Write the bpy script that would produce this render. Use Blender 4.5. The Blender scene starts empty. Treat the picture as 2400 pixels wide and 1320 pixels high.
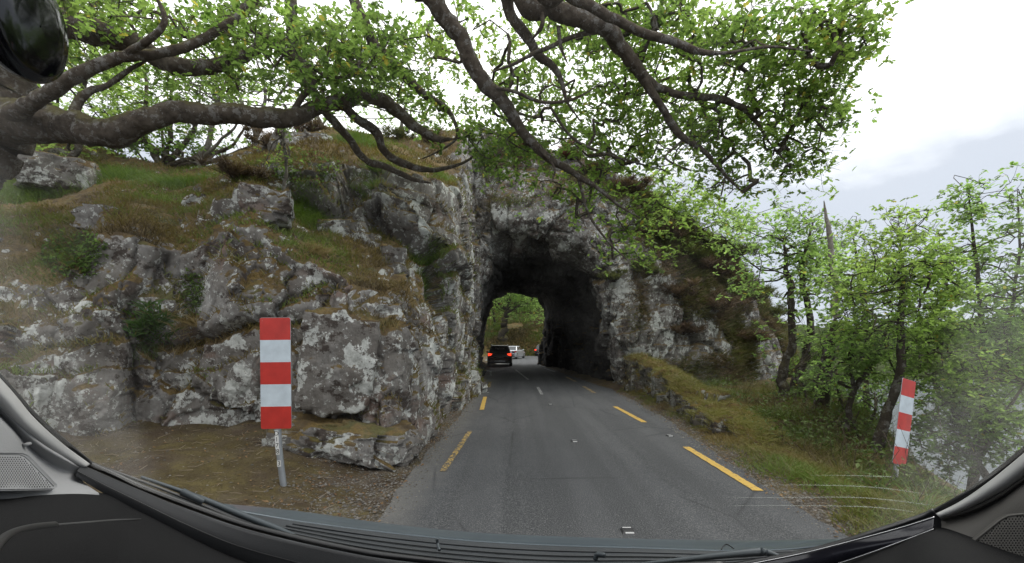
import bpy, math, random
import numpy as np
from mathutils import Vector
R = math.radians
scene = bpy.context.scene
# ---------------------------------------------------------------- camera
CAMH = 1.6; F = 1050.0; VU = 1212.0; VV = 808.0
cam_d = bpy.data.cameras.new('camera'); cam = bpy.data.objects.new('camera', cam_d)
scene.collection.objects.link(cam); scene.camera = cam
cam.location = (0, 0, CAMH); cam.rotation_euler = (R(90), 0, 0)
cam_d.sensor_width = 36; cam_d.lens = 36*F/2400
cam_d.shift_x = -(VU-1200)/2400; cam_d.shift_y = (VV-660)/2400
cam_d.clip_start = 0.02; cam_d.clip_end = 6000
scene.render.resolution_x = 1024; scene.render.resolution_y = 563
# ---------------------------------------------------------------- sky, sun, exposure
SUN_EL, SUN_ROT = R(52), R(60)
world = bpy.data.worlds.new("World"); scene.world = world; world.use_nodes = True
nt = world.node_tree; N = nt.nodes; L = nt.links
bg = N['Background']
sky = N.new('ShaderNodeTexSky'); sky.sky_type = 'NISHITA'; sky.sun_disc = False
sky.sun_elevation = SUN_EL; sky.sun_rotation = SUN_ROT
tc = N.new('ShaderNodeTexCoord'); sep = N.new('ShaderNodeSeparateXYZ'); L.new(tc.outputs['Generated'], sep.inputs[0])
mp = N.new('ShaderNodeMapping'); mp.inputs['Scale'].default_value = (1.5, 1.5, 3.0); mp.inputs['Location'].default_value = (.3, .1, 0); L.new(tc.outputs['Generated'], mp.inputs[0])
no = N.new('ShaderNodeTexNoise'); no.inputs['Scale'].default_value = 1.7; no.inputs['Detail'].default_value = 7; no.inputs['Roughness'].default_value = .55
L.new(mp.outputs[0], no.inputs['Vector'])
ad = N.new('ShaderNodeMath'); ad.operation = 'MULTIPLY_ADD'; L.new(no.outputs[0], ad.inputs[0]); ad.inputs[1].default_value = .25; L.new(sep.outputs[2], ad.inputs[2])
cr = N.new('ShaderNodeValToRGB'); L.new(ad.outputs[0], cr.inputs[0])
e = cr.color_ramp.elements; e[0].position = .18; e[0].color = (.30, .325, .37, 1); e[1].position = .56; e[1].color = (1, 1, 1, 1)
e2 = cr.color_ramp.elements.new(.42); e2.color = (.33, .35, .39, 1)
vm = N.new('ShaderNodeVectorMath'); vm.operation = 'SCALE'; vm.inputs['Scale'].default_value = 17.0; L.new(cr.outputs[0], vm.inputs[0])
mx = N.new('ShaderNodeMixRGB'); mx.inputs[0].default_value = .93; L.new(sky.outputs[0], mx.inputs[1]); L.new(vm.outputs[0], mx.inputs[2])
L.new(mx.outputs[0], bg.inputs[0]); bg.inputs[1].default_value = .1
sd = bpy.data.lights.new('sun', 'SUN'); sd.energy = 1.1; sd.angle = R(25); sd.color = (1, .96, .9)
so = bpy.data.objects.new('sun', sd); scene.collection.objects.link(so)
so.rotation_euler = (R(90)-SUN_EL, 0, R(180)-SUN_ROT)
scene.view_settings.view_transform = 'Standard'; scene.view_settings.look = 'None'
scene.view_settings.exposure = 0.5; scene.view_settings.gamma = 1
scene.view_settings.use_curve_mapping = False
try:
    scene.cycles.max_bounces = 6; scene.cycles.transparent_max_bounces = 12
    scene.cycles.diffuse_bounces = 2; scene.cycles.caustics_reflective = False; scene.cycles.caustics_refractive = False
except Exception: pass
# ---------------------------------------------------------------- helpers
rng = np.random.RandomState(7)
def P(u, v, Y): return np.array([(u-VU)/F*Y, Y, CAMH-(v-VV)/F*Y])
def PA(a): a = np.asarray(a, float); return np.stack([(a[..., 0]-VU)/F*a[..., 2], a[..., 2], CAMH-(a[..., 1]-VV)/F*a[..., 2]], -1)
def uv_of(p): return VU+p[..., 0]/p[..., 1]*F, VV-(p[..., 2]-CAMH)/p[..., 1]*F
def tag(o, label=None, cat=None, group=None, kind=None):
    for k, v in (('label', label), ('category', cat), ('group', group), ('kind', kind)):
        if v: o[k] = v
    return o
def mk(name, V, Fs, mat, parent=None, smooth=True, col=None, uv=None):
    V = np.asarray(V, np.float32)
    if not isinstance(Fs, (list, tuple)): Fs = [Fs]
    Fs = [np.asarray(f, np.int32) for f in Fs if len(f)]
    me = bpy.data.meshes.new(name)
    me.vertices.add(len(V)); me.vertices.foreach_set('co', V.ravel())
    loops = np.concatenate([f.ravel() for f in Fs]); tot = np.concatenate([np.full(len(f), f.shape[1], np.int32) for f in Fs])
    st = np.concatenate([[0], np.cumsum(tot)[:-1]]).astype(np.int32)
    me.loops.add(len(loops)); me.loops.foreach_set('vertex_index', loops)
    me.polygons.add(len(tot)); me.polygons.foreach_set('loop_start', st); me.polygons.foreach_set('loop_total', tot)
    me.polygons.foreach_set('use_smooth', np.full(len(tot), smooth))
    me.update(calc_edges=True)
    if col is not None:
        a = me.color_attributes.new('Col', 'FLOAT_COLOR', 'POINT')
        c = np.ones((len(V), 4), np.float32); c[:, :3] = col; a.data.foreach_set('color', c.ravel())
    o = bpy.data.objects.new(name, me); scene.collection.objects.link(o)
    if mat: me.materials.append(mat)
    if parent: o.parent = parent
    return o
def empty(name, loc=(0, 0, 0)):
    o = bpy.data.objects.new(name, None); o.location = loc; o.empty_display_size = .1; scene.collection.objects.link(o); return o
def local(V, root): return np.asarray(V) - np.array(root.location)
class MB:
    """collects pieces of one mesh"""
    def __init__(s): s.V = []; s.F = {}; s.C = []; s.n = 0
    def add(s, V, F, col=None):
        V = np.asarray(V, float).reshape(-1, 3); F = np.asarray(F, int)
        s.V.append(V); s.F.setdefault(F.shape[1], []).append(F+s.n); s.n += len(V)
        s.C.append(np.tile((.5, .5, .5) if col is None else col, (len(V), 1)) if col is None or np.ndim(col) == 1 else col)
    def build(s, name, mat, parent=None, smooth=True, col=False):
        V = np.concatenate(s.V)
        if parent is not None: V = local(V, parent)
        return mk(name, V, [np.concatenate(f) for f in s.F.values()], mat, parent, smooth, np.concatenate(s.C) if col else None)
    def box(s, c, d, rz=0, R3=None):
        g = np.array([[x, y, z] for x in (-1, 1) for y in (-1, 1) for z in (-1, 1)], float)*np.array(d)/2
        if R3 is not None: g = g@np.array(R3).T
        elif rz: g = g@np.array([[math.cos(rz), math.sin(rz), 0], [-math.sin(rz), math.cos(rz), 0], [0, 0, 1]])
        s.add(g+np.array(c), [[0, 1, 3, 2], [4, 6, 7, 5], [0, 4, 5, 1], [2, 3, 7, 6], [0, 2, 6, 4], [1, 5, 7, 3]])
    def tube(s, pts, r, n=8, cap=True, col=None):
        V, Fq, Fc = tube(pts, r, n); s.add(V, Fq, col)
        if cap and n > 3:
            s.F.setdefault(n, []).append(Fc+s.n-len(V))
def tube(pts, r, n=8):
    pts = np.asarray(pts, float); k = len(pts); r = np.broadcast_to(np.asarray(r, float), (k,))
    t = np.gradient(pts, axis=0); t /= np.linalg.norm(t, axis=1, keepdims=True)+1e-9
    up = np.array([.3, .2, .93]); up = up/np.linalg.norm(up)
    a = np.cross(t, up); ln = np.linalg.norm(a, axis=1, keepdims=True); a = np.where(ln > .05, a/(ln+1e-9), np.array([1., 0, 0]))
    b = np.cross(t, a); ang = np.arange(n)*2*math.pi/n
    V = pts[:, None]+r[:, None, None]*(a[:, None]*np.cos(ang)[None, :, None]+b[:, None]*np.sin(ang)[None, :, None])
    i = np.arange(k-1)[:, None]*n; j = np.arange(n)[None]; j2 = (j+1) % n
    Fq = np.stack([i+j, i+j2, i+n+j2, i+n+j], -1).reshape(-1, 4)
    Fc = np.stack([np.arange(n)[::-1], (k-1)*n+np.arange(n)])
    return V.reshape(-1, 3), Fq, Fc
def twigs(A, B, r0, r1, sag=None):
    """many 3-sided two-segment twigs from A to B"""
    m = len(A); d = B-A; ln = np.linalg.norm(d, axis=1, keepdims=True)+1e-6; t = d/ln
    a = np.cross(t, np.array([.21, .3, .93])); a /= np.linalg.norm(a, axis=1, keepdims=True)+1e-6; b = np.cross(t, a)
    mid = (A+B)/2+rng.normal(size=(m, 3))*.1*ln if sag is None else sag
    V = []
    for c, r in ((A, r0), (mid, (np.asarray(r0)+np.asarray(r1))/2), (B, r1)):
        r = np.broadcast_to(np.asarray(r, float), (m,))[:, None]
        for k in range(3):
            V.append(c+r*(a*math.cos(k*2.094)+b*math.sin(k*2.094)))
    V = np.stack(V, 1); base = np.arange(m)[:, None]*9
    Fl = []
    for s_ in range(2):
        for k in range(3):
            k2 = (k+1) % 3; Fl.append(base+np.array([[s_*3+k, s_*3+k2, s_*3+3+k2, s_*3+3+k]]))
    return V.reshape(-1, 3), np.concatenate(Fl)
# ---- numpy noise
def hsh(i, j, k, s):
    h = (i.astype(np.int64)*374761393+j.astype(np.int64)*668265263+k.astype(np.int64)*2147483647+s*974634777) & 0xffffffff
    h = ((h ^ (h >> 13))*1274126177) & 0xffffffff; h = ((h ^ (h >> 15))*2246822519) & 0xffffffff; h = h ^ (h >> 16)
    return (h & 0xffffff)/float(0xffffff)
def vnoise(p, s=0):
    i = np.floor(p).astype(int); f = p-i; f = f*f*(3-2*f); o = 0
    for a in (0, 1):
        for b in (0, 1):
            for c in (0, 1):
                w = (f[..., 0] if a else 1-f[..., 0])*(f[..., 1] if b else 1-f[..., 1])*(f[..., 2] if c else 1-f[..., 2])
                o = o+w*hsh(i[..., 0]+a, i[..., 1]+b, i[..., 2]+c, s)
    return o*2-1
def fbm(p, s=0, o=4, g=.5):
    a = 1; t = 0
    for k in range(o): t = t+a*vnoise(p*(2**k)+k*17.3, s+k); a *= g
    return t
def facets(p, s, tilt=.5):
    """cracked blocks: every Voronoi cell has its own offset and tilt; returns height and edge distance"""
    i0 = np.floor(p).astype(int); d1 = np.full(p.shape[:-1], 9.); d2 = d1.copy(); h = np.zeros(p.shape[:-1])
    for a in (-1, 0, 1):
        for b in (-1, 0, 1):
            for c in (-1, 0, 1):
                i = i0[..., 0]+a; j = i0[..., 1]+b; k = i0[..., 2]+c
                cx = i+.15+.7*hsh(i, j, k, s); cy = j+.15+.7*hsh(i, j, k, s+1); cz = k+.15+.7*hsh(i, j, k, s+2)
                dx = p[..., 0]-cx; dy = p[..., 1]-cy; dz = p[..., 2]-cz; d = np.sqrt(dx*dx+dy*dy+dz*dz)
                hv = (hsh(i, j, k, s+3)-.5)*1.2+tilt*2*((hsh(i, j, k, s+4)-.5)*dx+(hsh(i, j, k, s+5)-.5)*dy+(hsh(i, j, k, s+6)-.5)*dz)
                cl = d < d1; d2 = np.where(cl, d1, np.minimum(d2, d)); h = np.where(cl, hv, h); d1 = np.where(cl, d, d1)
    return h, d2-d1
def interp_grid(C, n, m):
    C = np.asarray(C, float)
    def cat(C, n):
        k = len(C); t = np.linspace(0, k-1, n); i = np.clip(np.floor(t).astype(int), 0, k-2); f = (t-i).reshape((-1,)+(1,)*(C.ndim-1))
        p0 = C[np.clip(i-1, 0, k-1)]; p1 = C[i]; p2 = C[i+1]; p3 = C[np.clip(i+2, 0, k-1)]
        return .5*((2*p1)+(-p0+p2)*f+(2*p0-5*p1+4*p2-p3)*f*f+(-p0+3*p1-3*p2+p3)*f**3)
    a = cat(C, n); return np.swapaxes(cat(np.swapaxes(a, 0, 1), m), 0, 1)
def gnorm(G, flip=1):
    n = np.cross(np.gradient(G, axis=0), np.gradient(G, axis=1)); n /= np.linalg.norm(n, axis=-1, keepdims=True)+1e-9; return n*flip
def gfaces(n, m, mask=None):
    i = np.arange(n-1)[:, None]*m+np.arange(m-1)[None]; f = np.stack([i, i+1, i+m+1, i+m], -1)
    return f.reshape(-1, 4) if mask is None else f[mask]
SURF = []
def rocksheet(ctrl, n, m, amp=1., seed=1, bs=1.0, world=False, soft=None):
    G = interp_grid(ctrl if world else PA(ctrl), n, m)
    nr = gnorm(G); v = np.array([0, 0, CAMH])-G
    if (np.sum(nr*v, -1) > 0).mean() < .5: nr = -nr
    w = G+.11*np.stack([vnoise(G*.9, seed+50), vnoise(G*.9, seed+51), vnoise(G*.9, seed+52)], -1)+.06*fbm(G*4, seed+53)[..., None]
    q = w.copy(); q[..., 2] = w[..., 2]*.8+w[..., 0]*.25; q[..., 0] = w[..., 0]-.2*w[..., 2]
    h1, e1 = facets(q*np.array([.5, .5, .36])*bs, seed, .7); h2, e2 = facets(q*np.array([1.35, 1.35, .6])*bs+5, seed+10, .8); h3, e3 = facets(q*np.array([5., 5, 3])*bs+9, seed+20, .8)
    h1 = h1-.30*np.exp(-(e1/.035)**2); h2 = h2-.35*np.exp(-(e2/.05)**2); h3 = h3-.3*np.exp(-(e3/.08)**2)
    t1 = w@np.array([.80, .50, .30])*1.15+.35*vnoise(w*.8, seed+60); t2 = w@np.array([-.25, .35, .90])*1.5+.4*vnoise(w*.7, seed+61); s1 = t1-np.floor(t1); s2 = t2-np.floor(t2)
    st = s1*hsh(np.floor(t1), np.floor(t2), t1*0, seed+62)*.20+s2*(.3+.7*hsh(np.floor(t2), t1*0, t1*0, seed+63))*.10
    d = .42*h1+.17*h2+.035*h3+st+.05*fbm(G*.7, seed+30)+.018*fbm(G*4, seed+31, 5, .6)
    if soft is not None:   # 0 = turf (smooth lumps), 1 = rock
        s_ = soft(G, nr); t = .12*fbm(G*.8, seed+40)+.06*np.abs(fbm(G*2.2, seed+41))+.03*fbm(G*9, seed+42)
        d = d*s_+t*(1-s_)
    G2 = G+nr*(d*amp)[..., None]
    n2 = gnorm(G2);
    if np.sum(n2*nr) < 0: n2 = -n2
    return G2, n2
# ---------------------------------------------------------------- materials
class M:
    def __init__(s, name):
        s.m = bpy.data.materials.new(name); s.m.use_nodes = True; s.t = s.m.node_tree; s.b = s.t.nodes['Principled BSDF']; s.o = s.t.nodes['Material Output']
    def n(s, ty, **kw):
        x = s.t.nodes.new('ShaderNode'+ty)
        for k, v in kw.items(): setattr(x, k, v)
        return x
    def l(s, a, b): s.t.links.new(a, b)
    def co(s, sc=(1, 1, 1)):
        a = s.n('NewGeometry'); b = s.n('Mapping'); b.inputs['Scale'].default_value = sc; s.l(a.outputs['Position'], b.inputs[0]); return b.outputs[0]
    def noise(s, sc, d=4, ro=.55, co=None, dist=0):
        x = s.n('TexNoise'); x.inputs['Scale'].default_value = sc; x.inputs['Detail'].default_value = d; x.inputs['Roughness'].default_value = ro; x.inputs['Distortion'].default_value = dist
        s.l(co if co else s.co(), x.inputs['Vector']); return x.outputs[0]
    def ramp(s, x, *st):
        r = s.n('ValToRGB'); s.l(x, r.inputs[0]); e = r.color_ramp.elements
        while len(e) < len(st): e.new(.5)
        for q, (p, c) in zip(e, st):
            q.position = p; q.color = (c, c, c, 1) if np.isscalar(c) else (*c, 1)
        return r.outputs[0]
    def mix(s, f, a, b):
        x = s.n('MixRGB')
        for i, y in enumerate((f, a, b)):
            if isinstance(y, (int, float)): x.inputs[i].default_value = y if i == 0 else (y, y, y, 1)
            elif isinstance(y, tuple): x.inputs[i].default_value = (*y, 1)
            else: s.l(y, x.inputs[i])
        return x.outputs[0]
    def math(s, op, a, b=0.):
        x = s.n('Math', operation=op)
        for i, y in enumerate((a, b)):
            if isinstance(y, (int, float)): x.inputs[i].default_value = y
            else: s.l(y, x.inputs[i])
        return x.outputs[0]
    def bump(s, h, st=.5, d=.05):
        b = s.n('Bump'); b.inputs['Strength'].default_value = st; b.inputs['Distance'].default_value = d; s.l(h, b.inputs['Height']); s.l(b.outputs[0], s.b.inputs['Normal']); return b
    def set(s, col=None, ro=.9, spec=.3, metal=0):
        if col is not None:
            if isinstance(col, tuple): s.b.inputs['Base Color'].default_value = (*col, 1)
            else: s.l(col, s.b.inputs['Base Color'])
        s.b.inputs['Roughness'].default_value = ro; s.b.inputs['Specular IOR Level'].default_value = spec; s.b.inputs['Metallic'].default_value = metal; return s.m
def rock_mat(name, moss=1., lichen=1., tint=(1, 1, 1), reds=1., turf=(.085, .075, .022), bore_shade=None):
    s = M(name); co = s.co()
    c = s.ramp(s.noise(1.1, 9, .66, co), (.3, (.085*tint[0], .073*tint[1], .062*tint[2])), (.48, (.175*tint[0], .163*tint[1], .148*tint[2])), (.68, (.28*tint[0], .272*tint[1], .258*tint[2])))
    st = s.noise(3.2, 7, .7, s.co((1.6, 1.6, .5)))
    c = s.mix(s.ramp(st, (.35, .55), (.6, 0.)), c, (.075, .062, .052))
    red = s.ramp(s.noise(.9, 6, .6, s.co((1, 1, 1.7))), (.58, 0.), (.68, .5*reds))
    c = s.mix(red, c, (.20, .115, .085))
    # lichen: ragged pale patches and small dots
    l1 = s.ramp(s.noise(1.25, 12, .72, s.co((1.1, 1.1, .9))), (.538, 0.), (.546, 1.))
    l2 = s.ramp(s.noise(8, 8, .74, co), (.57, 0.), (.58, 1.))
    v = s.n('TexVoronoi'); v.inputs['Scale'].default_value = 14; s.l(co, v.inputs['Vector'])
    l3 = s.math('MULTIPLY', s.ramp(v.outputs['Distance'], (.13, 1.), (.2, 0.)), s.ramp(s.noise(1.3, 3, .5, co), (.45, 0.), (.55, 1.)))
    lic = s.math('MAXIMUM', s.math('MAXIMUM', s.math('MULTIPLY', l1, .85), s.math('MULTIPLY', l2, .75)), s.math('MULTIPLY', l3, .6))
    lc = s.ramp(s.noise(9, 8, .7, co), (.3, (.30, .31, .28)), (.55, (.52, .53, .50)), (.75, (.66, .68, .65)))
    c = s.mix(s.math('MULTIPLY', lic, lichen), c, lc)
    # dark brown crust
    dk = s.ramp(s.noise(2.1, 10, .74, s.co((1, 1, 1.2))), (.56, 0.), (.575, .85))
    c = s.mix(dk, c, (.045, .033, .027))
    if bore_shade: # painted shade: rock colour darkened with depth inside the bore
        pz = s.n('SeparateXYZ'); s.l(co, pz.inputs[0]); f = s.math('ADD', s.math('MULTIPLY', pz.outputs[1], 1/3.), s.noise(.9, 5, .6, co)); f = s.ramp(s.math('MULTIPLY', f, .1), (bore_shade[0]/30., 0.), (bore_shade[1]/30., 1.))
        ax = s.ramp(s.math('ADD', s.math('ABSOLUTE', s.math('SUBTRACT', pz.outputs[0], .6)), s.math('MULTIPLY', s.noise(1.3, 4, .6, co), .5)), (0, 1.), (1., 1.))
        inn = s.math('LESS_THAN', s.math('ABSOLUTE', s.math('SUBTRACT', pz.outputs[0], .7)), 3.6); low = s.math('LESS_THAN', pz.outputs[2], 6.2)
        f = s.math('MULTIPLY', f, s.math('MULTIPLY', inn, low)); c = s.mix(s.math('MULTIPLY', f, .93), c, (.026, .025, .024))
    # moss and turf where the rock faces up
    g = s.n('NewGeometry'); sp = s.n('SeparateXYZ'); s.l(g.outputs['Normal'], sp.inputs[0])
    up = s.math('MULTIPLY_ADD', s.noise(2.6, 7, .65, co), 1.5); up.node.inputs[2].default_value = -.75
    up = s.math('ADD', up, sp.outputs[2]); up = s.ramp(up, (.34, 0.), (.44, moss))
    mc = s.ramp(s.noise(1.6, 7, .65, co), (.3, (.055, .036, .018)), (.43, (.095, .062, .024)), (.52, (.15, .10, .03)), (.6, turf), (.75, (.12, .125, .035)))
    mc = s.mix(s.ramp(s.noise(35, 3, .6, co), (.35, .5), (.6, 0.)), mc, (.03, .024, .012))
    c = s.mix(up, c, mc)
    h = s.math('ADD', s.noise(7, 10, .68, co), s.math('MULTIPLY', s.noise(38, 6, .7, s.co((1, 1, .6))), .5))
    s.bump(h, .8, .045)
    return s.set(c, .93, .25)
def plain(name, col, ro=.6, spec=.4, metal=0, var=.12, bump=0, bs=60):
    s = M(name); c = np.array(col)
    x = s.ramp(s.noise(8, 5), (.3, tuple(c*(1-var))), (.7, tuple(np.minimum(c*(1+var), 1))))
    if bump: s.bump(s.noise(bs, 4), bump, .01)
    return s.set(x, ro, spec, metal)
def leaf_mat(name, tr=.5, trc=(1.6, 1.9, .7)):
    s = M(name); a = s.n('VertexColor', layer_name='Col'); s.l(a.outputs[0], s.b.inputs['Base Color']); s.b.inputs['Roughness'].default_value = .55; s.b.inputs['Specular IOR Level'].default_value = .3
    t = s.n('BsdfTranslucent'); m = s.n('MixRGB', blend_type='MULTIPLY'); m.inputs[0].default_value = 1; s.l(a.outputs[0], m.inputs[1]); m.inputs[2].default_value = (*trc, 1); s.l(m.outputs[0], t.inputs[0])
    x = s.n('MixShader'); x.inputs[0].default_value = tr; s.l(s.b.outputs[0], x.inputs[1]); s.l(t.outputs[0], x.inputs[2]); s.l(x.outputs[0], s.o.inputs[0]); return s.m
def bark_mat(name, a=(.05, .038, .029), b=(.155, .128, .10), lic=.7, moss=.6):
    s = M(name); co = s.co()
    c = s.ramp(s.noise(9, 7, .65, co), (.3, a), (.7, b))
    c = s.mix(s.ramp(s.noise(7, 9, .74, co), (.54, 0.), (.56, lic)), c, s.ramp(s.noise(30, 4, .7, co), (.3, (.17, .16, .14)), (.7, (.34, .33, .31))))
    g = s.n('NewGeometry'); sp = s.n('SeparateXYZ'); s.l(g.outputs['Normal'], sp.inputs[0])
    m = s.math('ADD', s.math('MULTIPLY', sp.outputs[2], .5), s.noise(3, 6, .6, co)); c = s.mix(s.ramp(m, (.66, 0.), (.80, moss)), c, (.11, .098, .03))
    s.bump(s.math('ADD', s.noise(22, 8, .7, co), s.noise(70, 4, .6, co)), 1., .03)
    return s.set(c, .95, .15)
# ---------------------------------------------------------------- setting: ground, road, lake
def sm(x, a, b): t = np.clip((x-a)/(b-a), 0, 1); return t*t*(3-2*t)
def road_r(y): return np.interp(y, [0, 4, 6, 9.5, 16, 17.5, 36, 40, 60, 100], [2.75, 2.72, 2.85, 3.2, 3.4, 3.2, 1.6, 2.2, 12, 30])
def ground_z(x, y):
    x = np.asarray(x, float); y = np.asarray(y, float)
    z = np.full(np.broadcast(x, y).shape, -.02)
    lump = .05*fbm(np.stack([x*1.1, y*1.1, x*0], -1), 3, 4)+.02*fbm(np.stack([x*6, y*6, x*0], -1), 4, 3)
    lump = lump+.12*sm(-x, 2.2, 3.2)*sm(y, 4.6, 6.0)*fbm(np.stack([x*1.3, y*.9, x*0+3], -1), 13, 3)+.10*sm(-x, 2.5, 4)*sm(y, 5.2, 6.3)
    l = sm(-x, 1.3, 4.2)*(y < 40); z = z+l*.33+.25*sm(-x, 4.5, 8)*(y < 12)+.16*np.exp(-((x+3.1)**2/1.2+(y-5.6)**2/.8))
    z = z+lump*sm(-x, 1.15, 1.9)
    re = road_r(y); vr = sm(x, re+.05, re+.7)
    z = z+vr*(.10+lump*1.2)
    edge = np.interp(y, [0, 5, 6, 8, 12, 20, 40], [4.3, 4.5, 4.7, 6.0, 8.6, 12.5, 14])
    z = z-sm(x, edge, edge+3.2)*2.6*(y < 41)-sm(x, edge+2, edge+12)*4.5*(y < 41)
    z = z-.22*sm(x, 3.2, 4.6)*(y < 9)
    z = z-8*sm(x, 22+(y-41)*.4, 34+(y-41)*.4)*(y >= 41)
    return z
gx = np.concatenate([-np.geomspace(400, 10, 26), np.arange(-9.6, -1, .12), np.arange(-1, 2.6, .4), np.arange(2.6, 7, .09), np.arange(7, 20, .35), np.geomspace(20, 500, 26)])
gy = np.concatenate([np.arange(-8, 3, .5), np.arange(3, 12, .09), np.arange(12, 40, .35), np.geomspace(40, 3000, 50)])
X, Y_ = np.meshgrid(gx, gy, indexing='ij'); G = np.stack([X, Y_, ground_z(X, Y_)], -1)
s = M('ground_soil'); co = s.co()
c = s.ramp(s.noise(2.3, 8, .65, co), (.3, (.045, .033, .022)), (.5, (.075, .055, .036)), (.7, (.11, .09, .06)))
c = s.mix(s.ramp(s.noise(.9, 6, .65, co), (.44, 0.), (.58, .85)), c, s.ramp(s.noise(5, 6, .7, co), (.35, (.06, .045, .018)), (.65, (.13, .105, .04))))
c = s.mix(s.ramp(s.noise(28, 6, .75, co), (.6, 0.), (.68, .7)), c, (.17, .15, .12))
v = s.n('TexVoronoi'); v.inputs['Scale'].default_value = 34; s.l(co, v.inputs['Vector'])
sp = s.n('SeparateXYZ'); s.l(s.n('NewGeometry').outputs['Position'], sp.inputs[0])
edge = s.ramp(s.math('ADD', s.math('MAXIMUM', s.math('MULTIPLY', sp.outputs[0], -.27), s.math('SUBTRACT', s.math('MULTIPLY', sp.outputs[0], .5), 1.15)), s.noise(2.5, 4, .6, co)), (.82, 1.), (1.02, 0.))
c = s.mix(s.math('MULTIPLY', edge, s.ramp(v.outputs['Distance'], (.25, 1.), (.45, .2))), c, s.ramp(v.outputs['Color'], (.2, (.08, .075, .07)), (.8, (.24, .22, .20))))
s.bump(s.math('ADD', s.noise(14, 8, .7, co), s.math('MULTIPLY', v.outputs['Distance'], -.5)), .9, .05); m_soil = s.set(c, .95, .15)
tag(mk('ground', G.reshape(-1, 3), gfaces(*X.shape), m_soil), kind='structure')
# road: tarmac sheet 4 mm above
ys = np.concatenate([np.arange(-6, 40, .12), np.arange(40, 76, .6)]); lx = np.interp(ys, [-6, 17, 36, 44, 80], [-1.28, -1.32, -2.9, -9, -16])
k = 34; W = []
for i, y in enumerate(ys):
    n1 = .05*vnoise(np.array([y*2.3, 0, 0]), 5)+.02*vnoise(np.array([y*9, 0, 0]), 6); n2 = .05*vnoise(np.array([y*2.1, 9, 0]), 7)+.02*vnoise(np.array([y*9, 4, 0]), 8)
    t = np.linspace(0, 1, k); a = lx[i]+n1; b = float(road_r(y))+n2; x = a+(b-a)*t
    W.append(np.stack([x, np.full(k, y), .004+.03*np.sin(np.clip((x+1.3)/4.2, 0, 1)*math.pi)*(y < 38)], -1))
W = np.array(W)
s = M('asphalt'); co = s.co()
c = s.ramp(s.noise(1.2, 6, .6, s.co((1, .35, 1))), (.3, (.028, .030, .034)), (.7, (.054, .056, .060)))
c = s.mix(s.ramp(s.noise(2.2, 3, .5, s.co((1.0, .03, 1))), (.42, .8), (.56, 0.)), c, (.022, .024, .027))
c = s.mix(s.ramp(s.noise(90, 3, .8, co), (.48, 0.), (.68, .8)), c, (.17, .17, .165))
c = s.mix(s.ramp(s.noise(38, 5, .8, co), (.56, 0.), (.62, .5)), c, (.025, .026, .028))
v = s.n('TexVoronoi'); v.inputs['Scale'].default_value = 60; s.l(co, v.inputs['Vector'])
c = s.mix(s.math('MULTIPLY', s.ramp(v.outputs['Distance'], (.1, 1.), (.2, 0.)), s.ramp(v.outputs['Color'], (.62, 0.), (.7, .9))), c, (.30, .30, .29))
# worn pale dusty margins
sp = s.n('SeparateXYZ'); s.l(s.n('NewGeometry').outputs['Position'], sp.inputs[0])
ed = s.ramp(s.math('ADD', s.math('MULTIPLY', sp.outputs[0], -.6), s.math('MULTIPLY', s.noise(3, 5, .6, co), .35)), (.66, 0.), (.95, .7))
c = s.mix(ed, c, (.13, .125, .115))
v2 = s.n('TexVoronoi', feature='DISTANCE_TO_EDGE'); v2.inputs['Scale'].default_value = .55; s.l(s.co((1, .6, 1)), v2.inputs['Vector'])
c = s.mix(s.math('MULTIPLY', s.ramp(v2.outputs['Distance'], (.0, .7), (.012, 0.)), s.ramp(s.noise(.5, 2, .5, co), (.45, 0.), (.55, 1.))), c, (.02, .02, .022))
s.bump(s.math('ADD', s.noise(160, 3, .7, co), s.noise(45, 3, .7, co)), .5, .01); m_asph = s.set(c, .82, .3)
road = tag(mk('road', W.reshape(-1, 3), gfaces(len(ys), k), m_asph), kind='structure')
def road_z(x, y): return .004+.03*math.sin(min(max((x+1.3)/4.2, 0), 1)*math.pi)*(y < 38)
# painted marks
def paint(nm, col, wear):
    s = M(nm); x = s.ramp(s.noise(26, 7, .75), (wear, (.06, .06, .062)), (wear+.03, col)); s.bump(s.noise(90, 3), .4, .005); return s.set(x, .75, .3)
m_yel = paint('yellow_paint', (.44, .285, .06), .40); m_yelw = paint('worn_yellow_paint', (.42, .28, .07), .505); m_whi = paint('worn_white_paint', (.33, .33, .32), .49)
def mark(pts, w, mat, lab=None):
    pts = np.array(pts, float); t = np.linspace(0, 1, 40); p = np.stack([np.interp(t, np.linspace(0, 1, len(pts)), pts[:, i]) for i in (0, 1)], -1)
    V = []
    for q in p:
        for sx in (-1, 1):
            x = q[0]+sx*w/2*(1+.12*rng.normal()*.5); V.append((x, q[1], road_z(x, q[1])+.004+(.003 if q[1] < 38 else .01)))
    o = mk('lane_marking', V, gfaces(40, 2), mat, road); 
    if lab: o['label'] = lab
    return o
mark([(2.62, 4.86), (2.62, 6.95)], .115, m_yel, 'yellow edge dash, nearest on the right'); mark([(2.60, 9.15), (2.50, 11.45)], .12, m_yel, 'second yellow edge dash on the right')
mark([(2.54, 14.7), (2.52, 17.0)], .12, m_yelw); mark([(2.5, 19.2), (2.4, 22)], .12, m_yelw); mark([(2.2, 26), (1.8, 30)], .12, m_whi)
mark([(-.93, 5.6), (-.86, 8.2)], .085, m_yelw, 'badly worn yellow edge dash on the left'); mark([(-.86, 10.9), (-.97, 13.6)], .11, m_yel, 'yellow edge dash on the left'); mark([(-1.05, 16.6), (-1.15, 19)], .12, m_yelw); mark([(-1.35, 23), (-1.6, 27)], .12, m_whi)
mark([(.78, 14), (.76, 16.5)], .1, m_whi); mark([(.5, 20), (-.1, 28)], .1, m_whi); mark([(-3, 50), (1, 53)], .15, m_whi)
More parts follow.
